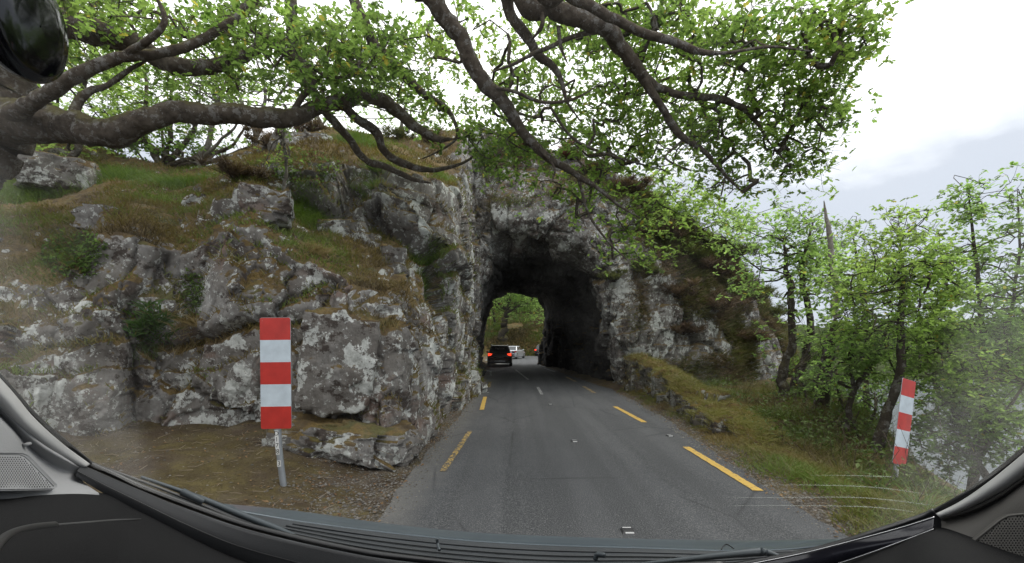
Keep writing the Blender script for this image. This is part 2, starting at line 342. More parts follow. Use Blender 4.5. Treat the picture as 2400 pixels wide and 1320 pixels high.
mark([(1.75, 36.5), (1.75, 34), (2.0, 31.5)], .14, m_whi)
# lake
s = M('lake_water'); s.bump(s.noise(1.5, 6, .65, s.co((1, .5, 1))), .6, .25); m_wat = s.set((.035, .045, .05), .12, .6)
xs = np.linspace(4, 2500, 60); V = np.array([[x, y, -5.0] for x in (3, 60, 400, 2500) for y in (3, 60, 400, 2900)])
tag(mk('lake', V, gfaces(4, 4), m_wat), kind='structure')
# far shore, low wooded hills beyond the lake
m_hill = M('far_hill'); c = m_hill.ramp(m_hill.noise(.09, 8, .7), (.35, (.035, .05, .02)), (.6, (.07, .09, .035)), (.75, (.12, .11, .07))); m_hill.bump(m_hill.noise(.3, 8, .7), 1, 3); m_hill = m_hill.set(c, .95, .1)
C = []
for i, (h0) in enumerate([3, 5, 4, 7, 5, 6, 9, 6, 5, 7, 8, 6]):
    x = -20+i*28; yy = 95-i*1.5; C.append([(x, yy-6, -6), (x, yy, -3.5), (x, yy+14, h0*.5), (x+3, yy+35, h0), (x+5, yy+80, h0*.2), (x+5, yy+120, -6)])
G = interp_grid(C, 180, 60); G[..., 2] += .8*fbm(G*.12, 9, 5)+.9*np.abs(fbm(G*.5, 19, 3))
tag(mk('far_hills', G.reshape(-1, 3), gfaces(180, 60), m_hill), kind='structure')
# ---------------------------------------------------------------- rock
m_rock = rock_mat('lichen_rock', .95, 1.1)
m_rockp = rock_mat('portal_rock', .8, 1., (.95, .95, .95), .5, bore_shade=(19.2, 20.1))
m_rockr = rock_mat('pale_cliff_rock', .9, 1.2, (1.1, 1.1, 1.1), .4)
TURF = []
def left_soft(G, nr):
    # rock on steep faces, turf on gentle ones, broken up by noise
    return sm(nr[..., 2]+.22*fbm(G*.8, 77, 3)*-1, .62, .40)
CL = [ # one column per station, rows from the foot to behind the ridge: (u, v, distance)
 [(-700,1240,5.0),(-700,980,5.1),(-700,760,5.3),(-640,580,5.9),(-560,500,7),(-450,450,9),(-380,400,11),(-300,340,14),(-300,420,20)],
 [(-100,1200,5.5),(-100,970,5.6),(-100,780,5.8),(-90,650,6.2),(-70,560,7.2),(-40,470,9),(-20,400,11),(0,335,13),(0,400,19)],
 [(130,1130,5.8),(130,960,5.8),(135,780,5.9),(140,650,6.2),(150,560,7.3),(170,480,9),(180,410,11),(190,345,13),(190,420,19)],
 [(300,1110,6.1),(290,930,6.1),(280,720,6.1),(275,540,6.5),(290,500,7.6),(300,455,9),(310,420,10.5),(320,385,13),(330,450,19)],
 [(460,1110,6.4),(455,900,6.5),(440,730,6.6),(430,585,6.8),(440,520,7.6),(450,475,9),(460,440,10),(470,412,12.5),(470,480,19)],
 [(570,1110,6.5),(570,900,6.5),(570,700,6.5),(575,560,6.8),(600,455,7.5),(590,440,9.3),(590,385,11),(585,350,13),(585,420,19)],
 [(680,1110,6.5),(680,900,6.4),(680,740,6.6),(680,610,7.0),(680,540,8.2),(680,490,9.4),(685,375,10.2),(680,315,13),(680,380,19)],
 [(790,1110,6.3),(790,920,6.3),(790,770,6.5),(800,640,7.0),(800,570,8.5),(800,525,9.7),(800,380,10.4),(785,303,13.5),(780,380,19)],
 [(893,1130,6.05),(905,950,6.15),(905,810,6.4),(910,690,7.0),(915,610,8.7),(915,565,9.8),(905,400,10.4),(895,322,14),(890,390,20)],
 [(965,1110,7.0),(975,930,7.2),(975,820,7.4),(970,725,8),(975,660,9.2),(980,600,10.2),(985,425,10.8),(985,320,15),(980,390,20)],
 [(1040,1020,10),(1045,900,10.1),(1048,790,10.3),(1045,710,10.6),(1045,640,11),(1045,580,11.4),(1045,445,11.9),(1050,312,16),(1050,390,21)],
 [(1084,965,13.5),(1086,880,13.6),(1086,770,13.7),(1080,670,13.9),(1078,590,14.1),(1075,510,14.3),(1075,410,14.7),(1090,312,17),(1090,390,22)],
 [(1104,930,16.9),(1106,860,17),(1106,780,17.1),(1104,700,17.2),(1102,620,17.3),(1104,540,17.4),(1105,430,17.6),(1120,320,19),(1120,400,24)]]
CL = [[c[0], *[tuple((np.array(c[i])+np.array(c[i+1]))/2) if j else c[i] for i in range(8) for j in (0, 1)][1:], c[8]] for c in CL]
GL, NL = rocksheet(CL, 640, 440, 1., 3, .75, soft=left_soft)
tag(mk('rocky_bank', GL.reshape(-1, 3), gfaces(640, 440), m_rock), kind='structure')
SURF.append((GL, NL))
CT = [
 [(1116,868,36),(1119,830,36),(1122,790,36),(1130,745,36),(1145,705,36),(1168,692,36),(1200,688,36),(1240,688,36),(1266,698,36),(1276,740,36),(1272,775,36),(1266,820,36),(1258,868,36)],
 [(1112,884,28),(1114,840,28),(1117,795,28),(1124,748,28),(1140,700,28),(1170,676,28),(1218,664,28),(1270,670,28),(1305,695,28),(1322,745,28),(1325,790,28),(1326,840,28),(1330,884,28)],
 [(1112,915,20),(1112,850,20),(1114,780,20),(1121,720,20),(1148,668,20),(1200,640,20),(1262,628,20),(1325,636,20),(1372,664,20),(1398,720,20),(1404,780,20),(1410,850,20),(1418,915,20)],
 [(1110,936,17.6),(1110,860,17.6),(1112,770,17.6),(1117,690,17.7),(1136,606,17.8),(1170,552,17.8),(1235,548,17.8),(1310,574,17.8),(1375,618,17.8),(1420,680,17.7),(1434,770,17.6),(1440,860,17.6),(1450,940,17.6)],
 [(1100,940,17.2),(1099,860,17.2),(1099,770,17.2),(1100,690,17.2),(1110,592,17.2),(1150,520,17.1),(1240,508,17.1),(1335,530,17.1),(1415,585,17.1),(1462,665,17.1),(1480,770,17),(1490,860,17),(1500,945,17)],
 [(1085,945,17.4),(1080,860,17.4),(1075,770,17.4),(1070,690,17.4),(1070,560,17.4),(1120,470,17.5),(1240,440,17.5),(1365,460,17.6),(1475,540,17.6),(1545,650,17.5),(1590,770,17.4),(1610,870,17.3),(1630,960,17.2)],
 [(1080,950,17.8),(1070,860,17.8),(1062,770,17.8),(1050,690,17.8),(1045,540,17.8),(1115,380,18),(1240,385,18.1),(1375,420,18.2),(1510,505,18.4),(1625,640,18.6),(1690,770,18.6),(1730,880,18.5),(1750,1000,18.3)],
 [(1070,960,18.6),(1060,860,18.6),(1050,770,18.6),(1040,650,18.6),(1040,480,18.6),(1110,325,19),(1245,345,19.2),(1385,385,19.5),(1530,495,20),(1720,605,20.5),(1800,760,20.6),(1850,880,20.5),(1880,1020,20)],
 [(1070,970,24),(1060,880,24),(1050,800,24),(1040,700,24),(1040,560,24),(1110,400,25),(1245,420,26),(1385,460,27),(1540,570,28),(1740,690,28),(1830,830,28),(1890,950,27),(1930,1060,26)]]
def port_soft(G, nr): return sm(nr[..., 2]+.2*fbm(G*.8, 78, 3), .75, .5)
GT, NT = rocksheet(CT, 460, 560, .95, 31, .95, soft=port_soft)
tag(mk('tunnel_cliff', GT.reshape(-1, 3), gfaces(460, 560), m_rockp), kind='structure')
SURF.append((GT, NT))
# cap over the tunnel so daylight only enters by its two mouths
C = [[(x, y, z) for y in (16.9+2, 23, 28, 32, 35.5)] for x, z in ((-14, 4), (-7, 7.5), (-2, 8.3), (2, 7.8), (5, 5.5), (7.5, 0), (9, -7))]
G = interp_grid(C, 160, 90); G[..., 2] += .5*fbm(G*.5, 61, 4)
m_turf = M('hill_turf'); c = m_turf.ramp(m_turf.noise(1.2, 8, .65), (.3, (.06, .045, .02)), (.5, (.08, .075, .025)), (.7, (.10, .11, .035))); m_turf.bump(m_turf.noise(6, 8, .7), 1, .15); m_turf = m_turf.set(c, .95, .1)
tag(mk('hill_top', G.reshape(-1, 3), gfaces(160, 90), m_turf), kind='structure')
# hillside beyond the tunnel, along the outside of the bend
C = []
for x, a in ((-34, 0), (-24, 0), (-15, 0), (-9, .3), (-5, .6), (-1, 1.2), (3, 2), (7, 2), (12, 2), (20, 2), (34, 2)):
    C.append([(x, 60+a*2, -.3), (x, 62+a*2, .5+.8*(a > 1)), (x, 65+a*2, 2.2+a*.5), (x, 71+a*2, 4.0+a*.8), (x, 82, 8.), (x, 104, 17), (x, 130, 21)])
GH, NH = rocksheet(C, 260, 160, 1.1, 91, .8, world=True, soft=lambda G, n: .45*sm(vnoise(G*.25, 5), .0, .3))
tag(mk('far_bank', GH.reshape(-1, 3), gfaces(260, 160), rock_mat('far_bank_rock', 1., .5, (.6, .55, .5), 1., (.05, .055, .018))), kind='structure')
SURF.append((GH, NH))
# low mossy stone wall by the right road edge
WC = []
for u, vt, vb, Yd in ((1462,835,925,16.6),(1500,845,935,14.6),(1550,880,955,12),(1620,935,990,9.6),(1690,985,1040,7.9),(1760,1045,1085,6.7),(1830,1108,1125,5.9),(1900,1160,1165,5.3)):
    b = P(u, vb, Yd); t = P(u, vt, Yd+.1); h = max(t[2]-.0, .06); x, y = b[0], Yd
    WC.append([(x, y, -.15), (x+.02, y, h*.5), (x+.06, y+.03, h*.88), (x+.25, y+.08, h), (x+.6, y+.15, h*.95), (x+.85, y+.2, h*.6), (x+.95, y+.2, -.6)])
for k_ in (-1, -2, -3):
    WC[k_] = [(x, y, z-(.32, .22, .08)[-k_-1]) for x, y, z in WC[k_]]
GW, NW = rocksheet(WC, 420, 110, .75, 141, 2.0, world=True, soft=lambda G, n: sm(n[..., 2], .75, .3)*.55+.45)
ow = mk('mossy_wall', GW.reshape(-1, 3), gfaces(420, 110), rock_mat('mossy_wall_rock', 1., .5, (.6, .6, .55), .5, (.13, .115, .03)))
tag(ow, 'low moss-covered stone wall sloping down along the right road edge beside the tunnel mouth', 'wall'); SURF.append((GW, NW))
# loose-looking blocks standing against the bank
def boulder(name, c, d, seed, mat, label, rot=0, grp=None, n=90, flat=.25, tilt=(0, 0)):
    th = np.linspace(0, math.pi, n)[:, None]; ph = np.linspace(0, 2*math.pi, 2*n)[None]
    D = np.stack([np.sin(th)*np.cos(ph), np.sin(th)*np.sin(ph), np.cos(th)*np.ones_like(ph)], -1)
    pw = flat; S_ = np.sign(D)*np.abs(D)**pw; S_ /= (np.abs(S_)**(2/pw)).sum(-1, keepdims=True)**(pw/2) if False else 1
    D = D/np.max(np.abs(D), -1, keepdims=True)**(1-flat)
    G = D*np.array(d)/2; q = G+np.array(c)
    h1, e1 = facets(q*1.6+seed, seed, .7); h2, e2 = facets(q*4.5, seed+3, .8)
    k = (1+(.16*h1+.05*h2+.06*fbm(q*2.2, seed, 4)+.02*fbm(q*11, seed+2, 3))/max(min(d), .25)*.9)[..., None]
    G = G*k; cr_, sr = math.cos(rot), math.sin(rot); G = G@np.array([[cr_, sr, 0], [-sr, cr_, 0], [0, 0, 1]])
    a = tilt[0]; G = G@np.array([[math.cos(a), 0, -math.sin(a)], [0, 1, 0], [math.sin(a), 0, math.cos(a)]])
    o = mk(name, G.reshape(-1, 3), gfaces(n, 2*n), mat); o.location = c; return tag(o, label, 'boulder', grp)
boulder('boulder', P(800, 850, 6.3), (.95, .8, 1.35), 5, m_rock, 'big lichen-spotted block standing right of the near striped post, against the bank', .25, tilt=(.12, 0))
boulder('boulder', P(800, 1025, 6.0), (1.5, 1.0, .42), 8, m_rock, 'long flat slab with white top lying at the foot of the bank beside the gravel', .1, tilt=(.16, 0))
boulder('boulder', P(625, 487, 7.45), (.72, .7, .62), 12, m_rock, 'pale rounded rock knob under a cap of moss on top of the bank', .4, n=70)
boulder('boulder', P(925, 612, 8.9), (.55, .5, .6), 15, m_rock, 'small pale rock poking from the grass ledge left of the tunnel', .3, n=60)
boulder('boulder', P(135, 412, 9.8), (1.3, .9, .8), 23, m_rock, 'lichen-covered rock on the grassy hillside below the big trunk', .5, n=70)
boulder('boulder', P(500, 500, 8.6), (.8, .6, .45), 25, m_rock, 'half-buried rock in the turf left of the moss-capped knob', 1.1, n=60)
boulder('boulder', P(720, 355, 12.4), (1.6, 1.0, .8), 27, m_rock, 'pale rock showing through the turf of the rocky summit', .3, n=70)
boulder('boulder', P(1120, 345, 18.6), (1.8, 1.2, 1.2), 29, m_rock, 'white-topped crag on the skyline above the tunnel', .7, n=70)
boulder('boulder', P(240, 520, 7.4), (.7, .5, .35), 31, m_rock, 'low stone in the brown turf above the white rock streak', .2, n=60)
boulder('boulder', P(865, 567, 9.2), (.6, .5, .4), 17, m_rock, 'small mossy rock higher on the grass ledge', .9, n=60)
boulder('boulder', P(800, 545, 9.2), (.85, .5, .45), 19, m_rock, 'low grey rock among grass under the upper cliff', .2, n=60)
# ---------------------------------------------------------------- foliage tools
def leaf_shape(kind):
    if kind == 'oak': # lobed, folded along the midrib
        r = [(0, 0), (.18, .12), (.10, .30), (.30, .45), (.17, .6), (.27, .78), (0, 1.)]
        V = [(x, y, abs(x)*.25-.12*y*y) for x, y in r]+[(-x, y, abs(x)*.25-.12*y*y) for x, y in r[1:-1][::-1]]
        V = np.array(V); mid = np.array([[0, .45, -.03]]); V = np.concatenate([V, mid]); m = len(V)-1
        F = np.array([[m, i, (i+1) % m] for i in range(m)]); return V, F
    V = np.array([(0, 0, 0), (.26, .4, .08), (0, 1, -.1), (-.26, .4, .08)]); return V, np.array([[0, 1, 2], [0, 2, 3]])
def leaves(C, size, kind='oak', cols=((.06, .11, .018), (.11, .17, .03)), up=.55, var=.35, rare=None):
    """C: leaf positions; returns verts, faces, colours"""
    T, Fq = leaf_shape(kind); m = len(C)
    n = rng.normal(size=(m, 3)); n[:, 2] = np.abs(n[:, 2])+up*2; n /= np.linalg.norm(n, axis=1, keepdims=True)
    d = rng.normal(size=(m, 3)); d -= n*np.sum(d*n, 1, keepdims=True); d /= np.linalg.norm(d, axis=1, keepdims=True); s = np.cross(d, n)
    sz = (size*(1+var*(rng.rand(m)*2-1)))[:, None, None]
    V = C[:, None]+sz*(T[None, :, 0:1]*s[:, None]+T[None, :, 1:2]*d[:, None]+T[None, :, 2:3]*n[:, None])
    Fo = (np.arange(m)[:, None, None]*len(T)+Fq[None]).reshape(-1, Fq.shape[1])
    t = np.clip(.5+.35*vnoise(C*1.1, 5)+.3*(rng.rand(m)-.5), 0, 1)[:, None]; c = np.array(cols[0])*(1-t)+np.array(cols[1])*t
    if rare: k = rng.rand(m) < rare[0]; c[k] = np.array(rare[1])
    return V.reshape(-1, 3), Fo, np.repeat(c, len(T), 0)
def near(pts, C):
    out = np.zeros((len(C), 3)); 
    for i in range(0, len(C), 400):
        d = ((C[i:i+400, None]-pts[None])**2).sum(-1); out[i:i+400] = pts[d.argmin(1)]
    return out
def dense(pts, n):
    pts = np.asarray(pts, float); return interp_grid(np.stack([pts, pts], 1), n, 2)[:, 0]
def limb_tube(mb, ctrl, px=True, n=10, wob=.25, seed=1, k=None):
    """ctrl: (u, v, Y, r_px) or world (x, y, z, r)"""
    c = np.array(ctrl, float)
    if len(c) > 2 and px: c[-1, 3] = min(c[-1, 3], 1.4); c[-2, 3] = min(c[-2, 3], c[-3, 3]*.8)
    if px: w = PA(c[:, :3]); r = c[:, 3]/F*c[:, 2]
    else: w = c[:, :3]; r = c[:, 3]
    k = k or max(14, len(c)*(22 if n >= 20 else 10)); p = dense(w, k); rr = np.interp(np.linspace(0, 1, k), np.linspace(0, 1, len(c)), r)
    p = p+rr[:, None]*wob*1.6*np.stack([vnoise(p*2.5, seed), vnoise(p*2.5, seed+1), vnoise(p*2.5, seed+2)], -1)+rr[:, None]*.5*wob*np.stack([vnoise(p*7, seed+5), vnoise(p*7, seed+6), vnoise(p*7, seed+7)], -1)
    V, Fq, Fc = tube(p, rr, n)
    if n >= 8:
        nv = V.reshape(k, n, 3)-p[:, None]; V = (p[:, None]+nv*(1+.14*vnoise(V.reshape(k, n, 3)*4, seed+8)+.09*vnoise(V.reshape(k, n, 3)*15, seed+9)-.09*np.abs(vnoise(V.reshape(k, n, 3)*34, seed+10)))[..., None]).reshape(-1, 3)
    mb.add(V, Fq); return p, rr
def crown(root, nodes, C, nleaf, rad, size, mat, bmat, kind='oak', cols=None, tw=.008, rare=None, name='crown', up=.55, mini=3, twname='twigs'):
    """leaf clumps at C, each hung by a twig from the nearest limb node"""
    # grow outwards: every clump hangs from the nearest wood, which may be the shoot of an earlier clump
    m = len(C); d0 = np.concatenate([((C[i:i+300, None]-nodes[None])**2).sum(-1).min(1) for i in range(0, m, 300)]); C = C[d0.argsort()]
    P_ = np.concatenate([nodes, np.zeros((2*m, 3))]); par = np.full(len(P_), -1); n_ = len(nodes); A = np.zeros((m, 3)); mid = A.copy(); src = np.zeros(m, int)
    for i in range(m):
        q = P_[:n_]; k = ((q-C[i])**2).sum(1).argmin(); a = q[k]; dl = np.linalg.norm(C[i]-a); A[i] = a; src[i] = par[k]
        mid[i] = (a+C[i])/2+rng.normal(size=3)*.11*dl+np.array([0, 0, .08])*dl; P_[n_] = mid[i]; P_[n_+1] = C[i]; par[n_:n_+2] = i; n_ += 2
    cnt = np.ones(m)
    for i in range(m-1, -1, -1):
        if src[i] >= 0: cnt[src[i]] += cnt[i]
    V1, F1 = twigs(A, C, tw*.62*(.6+cnt**.5), tw*.62*(.35+(cnt-1)**.5*.9), mid)
    K = m*mini; Ci = np.repeat(C, mini, 0); E = Ci+np.clip(rng.normal(size=(K, 3)), -1.6, 1.6)*rad*.75
    V2, F2 = twigs(np.repeat(mid*.35+C*.65, mini, 0), E, tw*.5, tw*.25)
    mk(twname, local(np.concatenate([V1, V2]), root), [np.concatenate([F1, F2+len(V1)])], bmat, root)['kind'] = 'stuff'
    cl = nleaf+rng.randint(-nleaf//2, nleaf//2+1, m)
    src = np.repeat(np.arange(m), cl); q = rng.randint(0, mini+1, len(src))
    Eall = np.concatenate([C[:, None], E.reshape(m, mini, 3)], 1)
    Lp = Eall[src, q]+np.clip(rng.normal(size=(len(src), 3)), -1.7, 1.7)*rad*np.array([.55, .55, .3])
    g_ = (np.arange(len(Lp))//5)*5; same = src[g_] == src; Lp = np.where(same[:, None], Lp[g_]+rng.normal(size=Lp.shape)*size*.12, Lp)   # leaves sit in rosettes at the shoot tips
    V, Fo, c = leaves(Lp, size, kind, cols or ((.05, .10, .015), (.12, .18, .03)), rare=rare, up=up)
    c = c*np.repeat(.72+.56*rng.rand(m), cl).repeat(len(leaf_shape(kind)[0]))[:, None]
    return mk(name, local(V, root), Fo, mat, root, smooth=False, col=c)
m_leaf = leaf_mat('oak_leaf', .62, (2.5, 2.7, 1.9)); m_leafp = leaf_mat('pale_leaf', .62, (2.4, 2.6, 1.9))
m_bark = bark_mat('oak_bark'); m_barkp = bark_mat('pale_bark', (.09, .08, .065), (.22, .20, .175), .5, .3); m_barkd = bark_mat('dark_bark', (.035, .028, .022), (.085, .07, .055), .45, .3)
m_dead = bark_mat('dead_wood', (.20, .17, .145), (.40, .36, .32), .3, 0)
GREEN = ((.048, .084, .024), (.135, .18, .052)); YEL = (.20, .17, .04)
def disc_pts(regs, ybase=None):
    """regs: (u, v, ru, rv, n, Y0, Y1): clump centres filling leafy masses of the tree in space"""
    out = []
    for u, v, ru, rv, n, Y0, Y1 in regs:
        Y0 += ybase or 0; Y1 += (ybase or 0)*.6
        a = rng.rand(n)*2*math.pi; r = np.sqrt(rng.rand(n)); Yy = Y0+(Y1-Y0)*rng.rand(n)
        out.append(PA(np.stack([u+ru*r*np.cos(a), v+rv*r*np.sin(a), Yy], -1)))
    out = np.concatenate(out); return out[vnoise(out*(1.25 if ybase else 1.1)*(8/max(8, out[:, 1].mean())), 7) > -.25-.5*rng.rand(len(out))]
# ---------------------------------------------------------------- the big oak on the left bank
oak = tag(empty('oak_tree', tuple(P(-170, 620, 6.8))), 'old oak rising from the left bank, its thick lichen-covered limbs reaching right over the rocks', 'tree', 'roadside oaks')
mb = MB(); nodes = []
for c in ([(-230, 760, 6.6, 130), (-200, 560, 6.6, 105), (-140, 420, 6.7, 92), (-60, 310, 6.8, 88), (-20, 200, 6.9, 84), (-40, 40, 7, 60), (-60, -150, 7.1, 50), (-20, -330, 7.2, 40)],):
    nodes.append(limb_tube(mb, c, n=24, wob=.08, k=90)[0])
mb.build('trunk', m_bark, oak)
LIMBS1 = [
 [(-90, 300, 6.8, 80), (20, 296, 6.8, 54), (130, 302, 6.7, 41), (250, 318, 6.6, 33), (330, 292, 6.6, 27), (400, 268, 6.7, 27), (500, 268, 6.9, 26), (600, 272, 7, 26), (690, 272, 7.2, 22), (740, 255, 7.4, 19), (800, 240, 7.6, 18), (850, 220, 7.7, 17), (890, 232, 7.8, 18), (935, 262, 7.9, 16), (980, 302, 8, 13), (1020, 325, 8, 10), (1062, 326, 8, 6)],
 [(-40, 70, 7, 50), (80, 35, 7, 40), (160, 55, 7, 36), (230, 82, 7.1, 33), (300, 100, 7.2, 26), (350, 130, 7.3, 22), (420, 155, 7.4, 22), (480, 155, 7.5, 18), (560, 142, 7.6, 14), (620, 105, 7.8, 11), (680, 100, 8, 9), (740, 130, 8, 6)],
 [(30, 265, 6.4, 22), (95, 232, 6.2, 18), (160, 190, 6.1, 16), (250, 145, 6.1, 15), (300, 128, 6.1, 14), (400, 118, 6.3, 12), (470, 95, 6.5, 11), (530, 60, 6.6, 10), (560, 35, 6.7, 8), (590, -30, 6.8, 6)],
 [(300, 128, 6.1, 9), (350, 95, 6, 8), (385, 60, 6, 7), (380, 20, 6, 6), (350, -30, 6, 5)],
 [(170, 300, 6.9, 14), (180, 250, 7, 10), (205, 215, 7.1, 9), (250, 200, 7.2, 7), (310, 160, 7.4, 5), (350, 140, 7.4, 3)],
 [(690, 262, 7.2, 9), (710, 225, 7.2, 8), (740, 185, 7.2, 8), (700, 150, 7, 7), (640, 95, 6.8, 6), (590, 70, 6.7, 4)],
 [(675, -60, 7.6, 16), (682, 40, 7.7, 14), (688, 120, 7.8, 13), (705, 180, 7.8, 13), (735, 225, 7.9, 12), (780, 280, 8, 11), (820, 330, 8.1, 10), (855, 372, 8.3, 9), (905, 390, 8.5, 9), (960, 415, 8.7, 8), (1010, 430, 8.8, 5)],
 [(800, 240, 7.6, 11), (840, 280, 7.8, 12), (880, 308, 8, 12), (895, 345, 8.2, 11), (930, 375, 8.4, 10), (980, 395, 8.6, 8), (1030, 398, 8.8, 6), (1090, 380, 9, 4), (1120, 355, 9.1, 2)],
 [(780, -60, 7.4, 15), (830, 0, 7.5, 14), (862, 60, 7.6, 14), (880, 110, 7.8, 13), (920, 145, 7.9, 12), (960, 190, 8, 12), (1000, 225, 8.1, 9), (1040, 250, 8.2, 8), (1065, 285, 8.2, 5), (1070, 320, 8.3, 4), (1045, 345, 8.4, 4), (990, 372, 8.5, 3)],
 [(590, 72, 7.6, 5), (690, 130, 7.2, 5), (770, 180, 7.2, 4), (860, 170, 7.3, 3), (930, 140, 7.4, 2)],
 [(560, 40, 7, 9), (610, -20, 7, 12), (640, -120, 7.2, 16)],
]
for i, c in enumerate(LIMBS1):
    c = [(*q[:3], q[3]*.92) for q in c]
    mb = MB(); p, r = limb_tube(mb, c, n=24 if c[0][3] > 12 else 9, wob=.26, seed=20+i*7); nodes.append(p)
    mb.build('limb', m_bark, oak)
nodes1 = np.concatenate(nodes)
C = disc_pts([(330, 60, 330, 75, 130, 6.5, 9), (620, 60, 130, 80, 75, 6, 8.5), (740, 130, 110, 100, 90, 6, 8.5), (870, 110, 90, 100, 85, 6, 9), (800, 210, 90, 40, 22, 7, 8.3),
  (980, 160, 80, 110, 55, 7, 9.5), (300, 150, 180, 60, 40, 8, 10), (1060, 300, 90, 50, 22, 8, 9), (560, 190, 200, 40, 30, 8, 11), (1180, 380, 60, 60, 24, 8.4, 9.4), (600, 150, 120, 50, 30, 7, 9), (450, 60, 120, 60, 40, 7, 9.5), (1150, 330, 60, 50, 20, 8, 9), (130, 60, 90, 60, 24, 8, 10), (240, 20, 120, 40, 40, 6, 8)])
crown(oak, nodes1, C[rng.rand(len(C)) < .86], 23, .24, .096, m_leaf, m_bark, cols=GREEN, rare=(.03, YEL))
# the second oak: trunk beside the road just behind the viewpoint, limbs hanging over the road
oak2 = tag(empty('oak_tree', (-5.2, 1.2, .2)), 'oak overhanging the road, dark limbs coming down from the top edge over the tunnel', 'tree', 'roadside oaks')
mb = MB(); tp = [(-5.4, 1.1, -.3, .6), (-5.2, 1.2, 2, .46), (-4.9, 1.6, 4.5, .4), (-4.4, 2.2, 7, .34), (-4, 2.8, 8.6, .28)]
limb_tube(mb, tp, px=False, n=16, k=50); mb.build('trunk', m_bark, oak2)
top = (-4.0, 2.8, 8.6)
def tou(q): # a world point as (u, v, Y)
    x, y, z = q; return (VU+x/y*F, VV-(z-CAMH)/y*F, y)
H = tou((-4.0, 2.8, 8.6)); H2 = tou((-2.2, 4.2, 9.6)); H3 = tou((-.2, 5.0, 9.3))
hub = [(*H, 26*2.6), (*H2, 60), ]
LIMBS2 = [
 [(*H, 85), (*tou((-3, 4, 9.0)), 50), (940, -90, 6.2, 36), (1000, -10, 6.3, 27), (1045, 40, 6.4, 25), (1085, 88, 6.5, 25), (1108, 150, 6.6, 24), (1135, 195, 6.7, 22), (1180, 240, 6.9, 20), (1212, 290, 7.1, 16), (1245, 335, 7.3, 14), (1290, 375, 7.5, 12), (1350, 410, 7.7, 9), (1400, 440, 7.8, 6), (1450, 480, 7.9, 4), (1500, 510, 8, 3)],
 [(*H, 85), (*H2, 60), (1120, -110, 6, 24), (1180, -20, 6.2, 17), (1200, 50, 6.3, 16), (1235, 95, 6.4, 15), (1260, 130, 6.5, 13), (1296, 160, 6.6, 11), (1318, 195, 6.7, 7), (1330, 240, 6.8, 4), (1362, 285, 6.9, 2)],
 [(*H, 85), (*H2, 66), (*H3, 50), (1220, -40, 6, 30), (1290, 20, 6.1, 28), (1350, 50, 6.2, 26), (1420, 70, 6.3, 25), (1455, 110, 6.5, 22), (1505, 170, 6.7, 18), (1560, 212, 6.9, 12), (1640, 228, 7.1, 10), (1735, 248, 7.3, 9), (1770, 285, 7.4, 6), (1800, 330, 7.5, 3), (1850, 390, 7.6, 2)],
 [(1508, 180, 6.7, 14), (1535, 225, 6.8, 12), (1570, 285, 7, 12), (1605, 325, 7.2, 10), (1650, 355, 7.4, 7), (1700, 410, 7.6, 5), (1740, 450, 7.7, 2)],
 [(*H, 85), (*tou((-1.6, 3.9, 9.3)), 52), (1230, -80, 5.4, 22), (1330, -10, 5.5, 16), (1400, 25, 5.6, 15), (1490, 65, 5.7, 13), (1560, 92, 5.8, 12), (1630, 118, 5.9, 10), (1700, 125, 6, 5), (1800, 110, 6.2, 4), (1900, 120, 6.4, 2)],
 [(1245, 335, 7.3, 5), (1265, 350, 7.3, 5), (1300, 395, 7.4, 3), (1290, 430, 7.4, 2)],
 [(1150, 205, 6.7, 5), (1210, 215, 6.7, 5), (1270, 240, 6.8, 5), (1340, 235, 6.8, 4), (1400, 200, 6.9, 2)],
 [(1420, 70, 6.3, 8), (1340, 90, 6.3, 7), (1260, 120, 6.3, 6), (1200, 150, 6.4, 5), (1150, 170, 6.5, 3)],
 [(1262, 0, 6.1, 8), (1270, 60, 6.1, 8), (1240, 100, 6.3, 6)],
 [(1310, 60, 6.2, 7), (1315, 110, 6.3, 6), (1330, 150, 6.4, 4)],
 [(1350, 400, 7.7, 5), (1380, 500, 8, 4), (1420, 560, 8.1, 3), (1470, 610, 8.2, 2)],
 [(1290, 250, 6.9, 4), (1350, 330, 7.2, 4), (1450, 370, 7.5, 3), (1560, 400, 7.8, 2)],
 [(1700, 410, 7.6, 3), (1690, 460, 7.7, 2)], [(1605, 325, 7.2, 4), (1560, 370, 7.2, 3), (1620, 400, 7.3, 2)],
]
nodes = []
for i, c in enumerate(LIMBS2):
    c = [(*q[:3], q[3]*(.80 if q[2] > 5 else .75)) for q in c]
    mb = MB(); p, r = limb_tube(mb, c, n=22 if max(q[3] for q in c) > 12 else 8, wob=.30, seed=220+i*7); nodes.append(p)
    mb.build('limb', m_bark, oak2)
nodes2 = np.concatenate(nodes); nodes2 = nodes2[nodes2[:, 1] > 5]
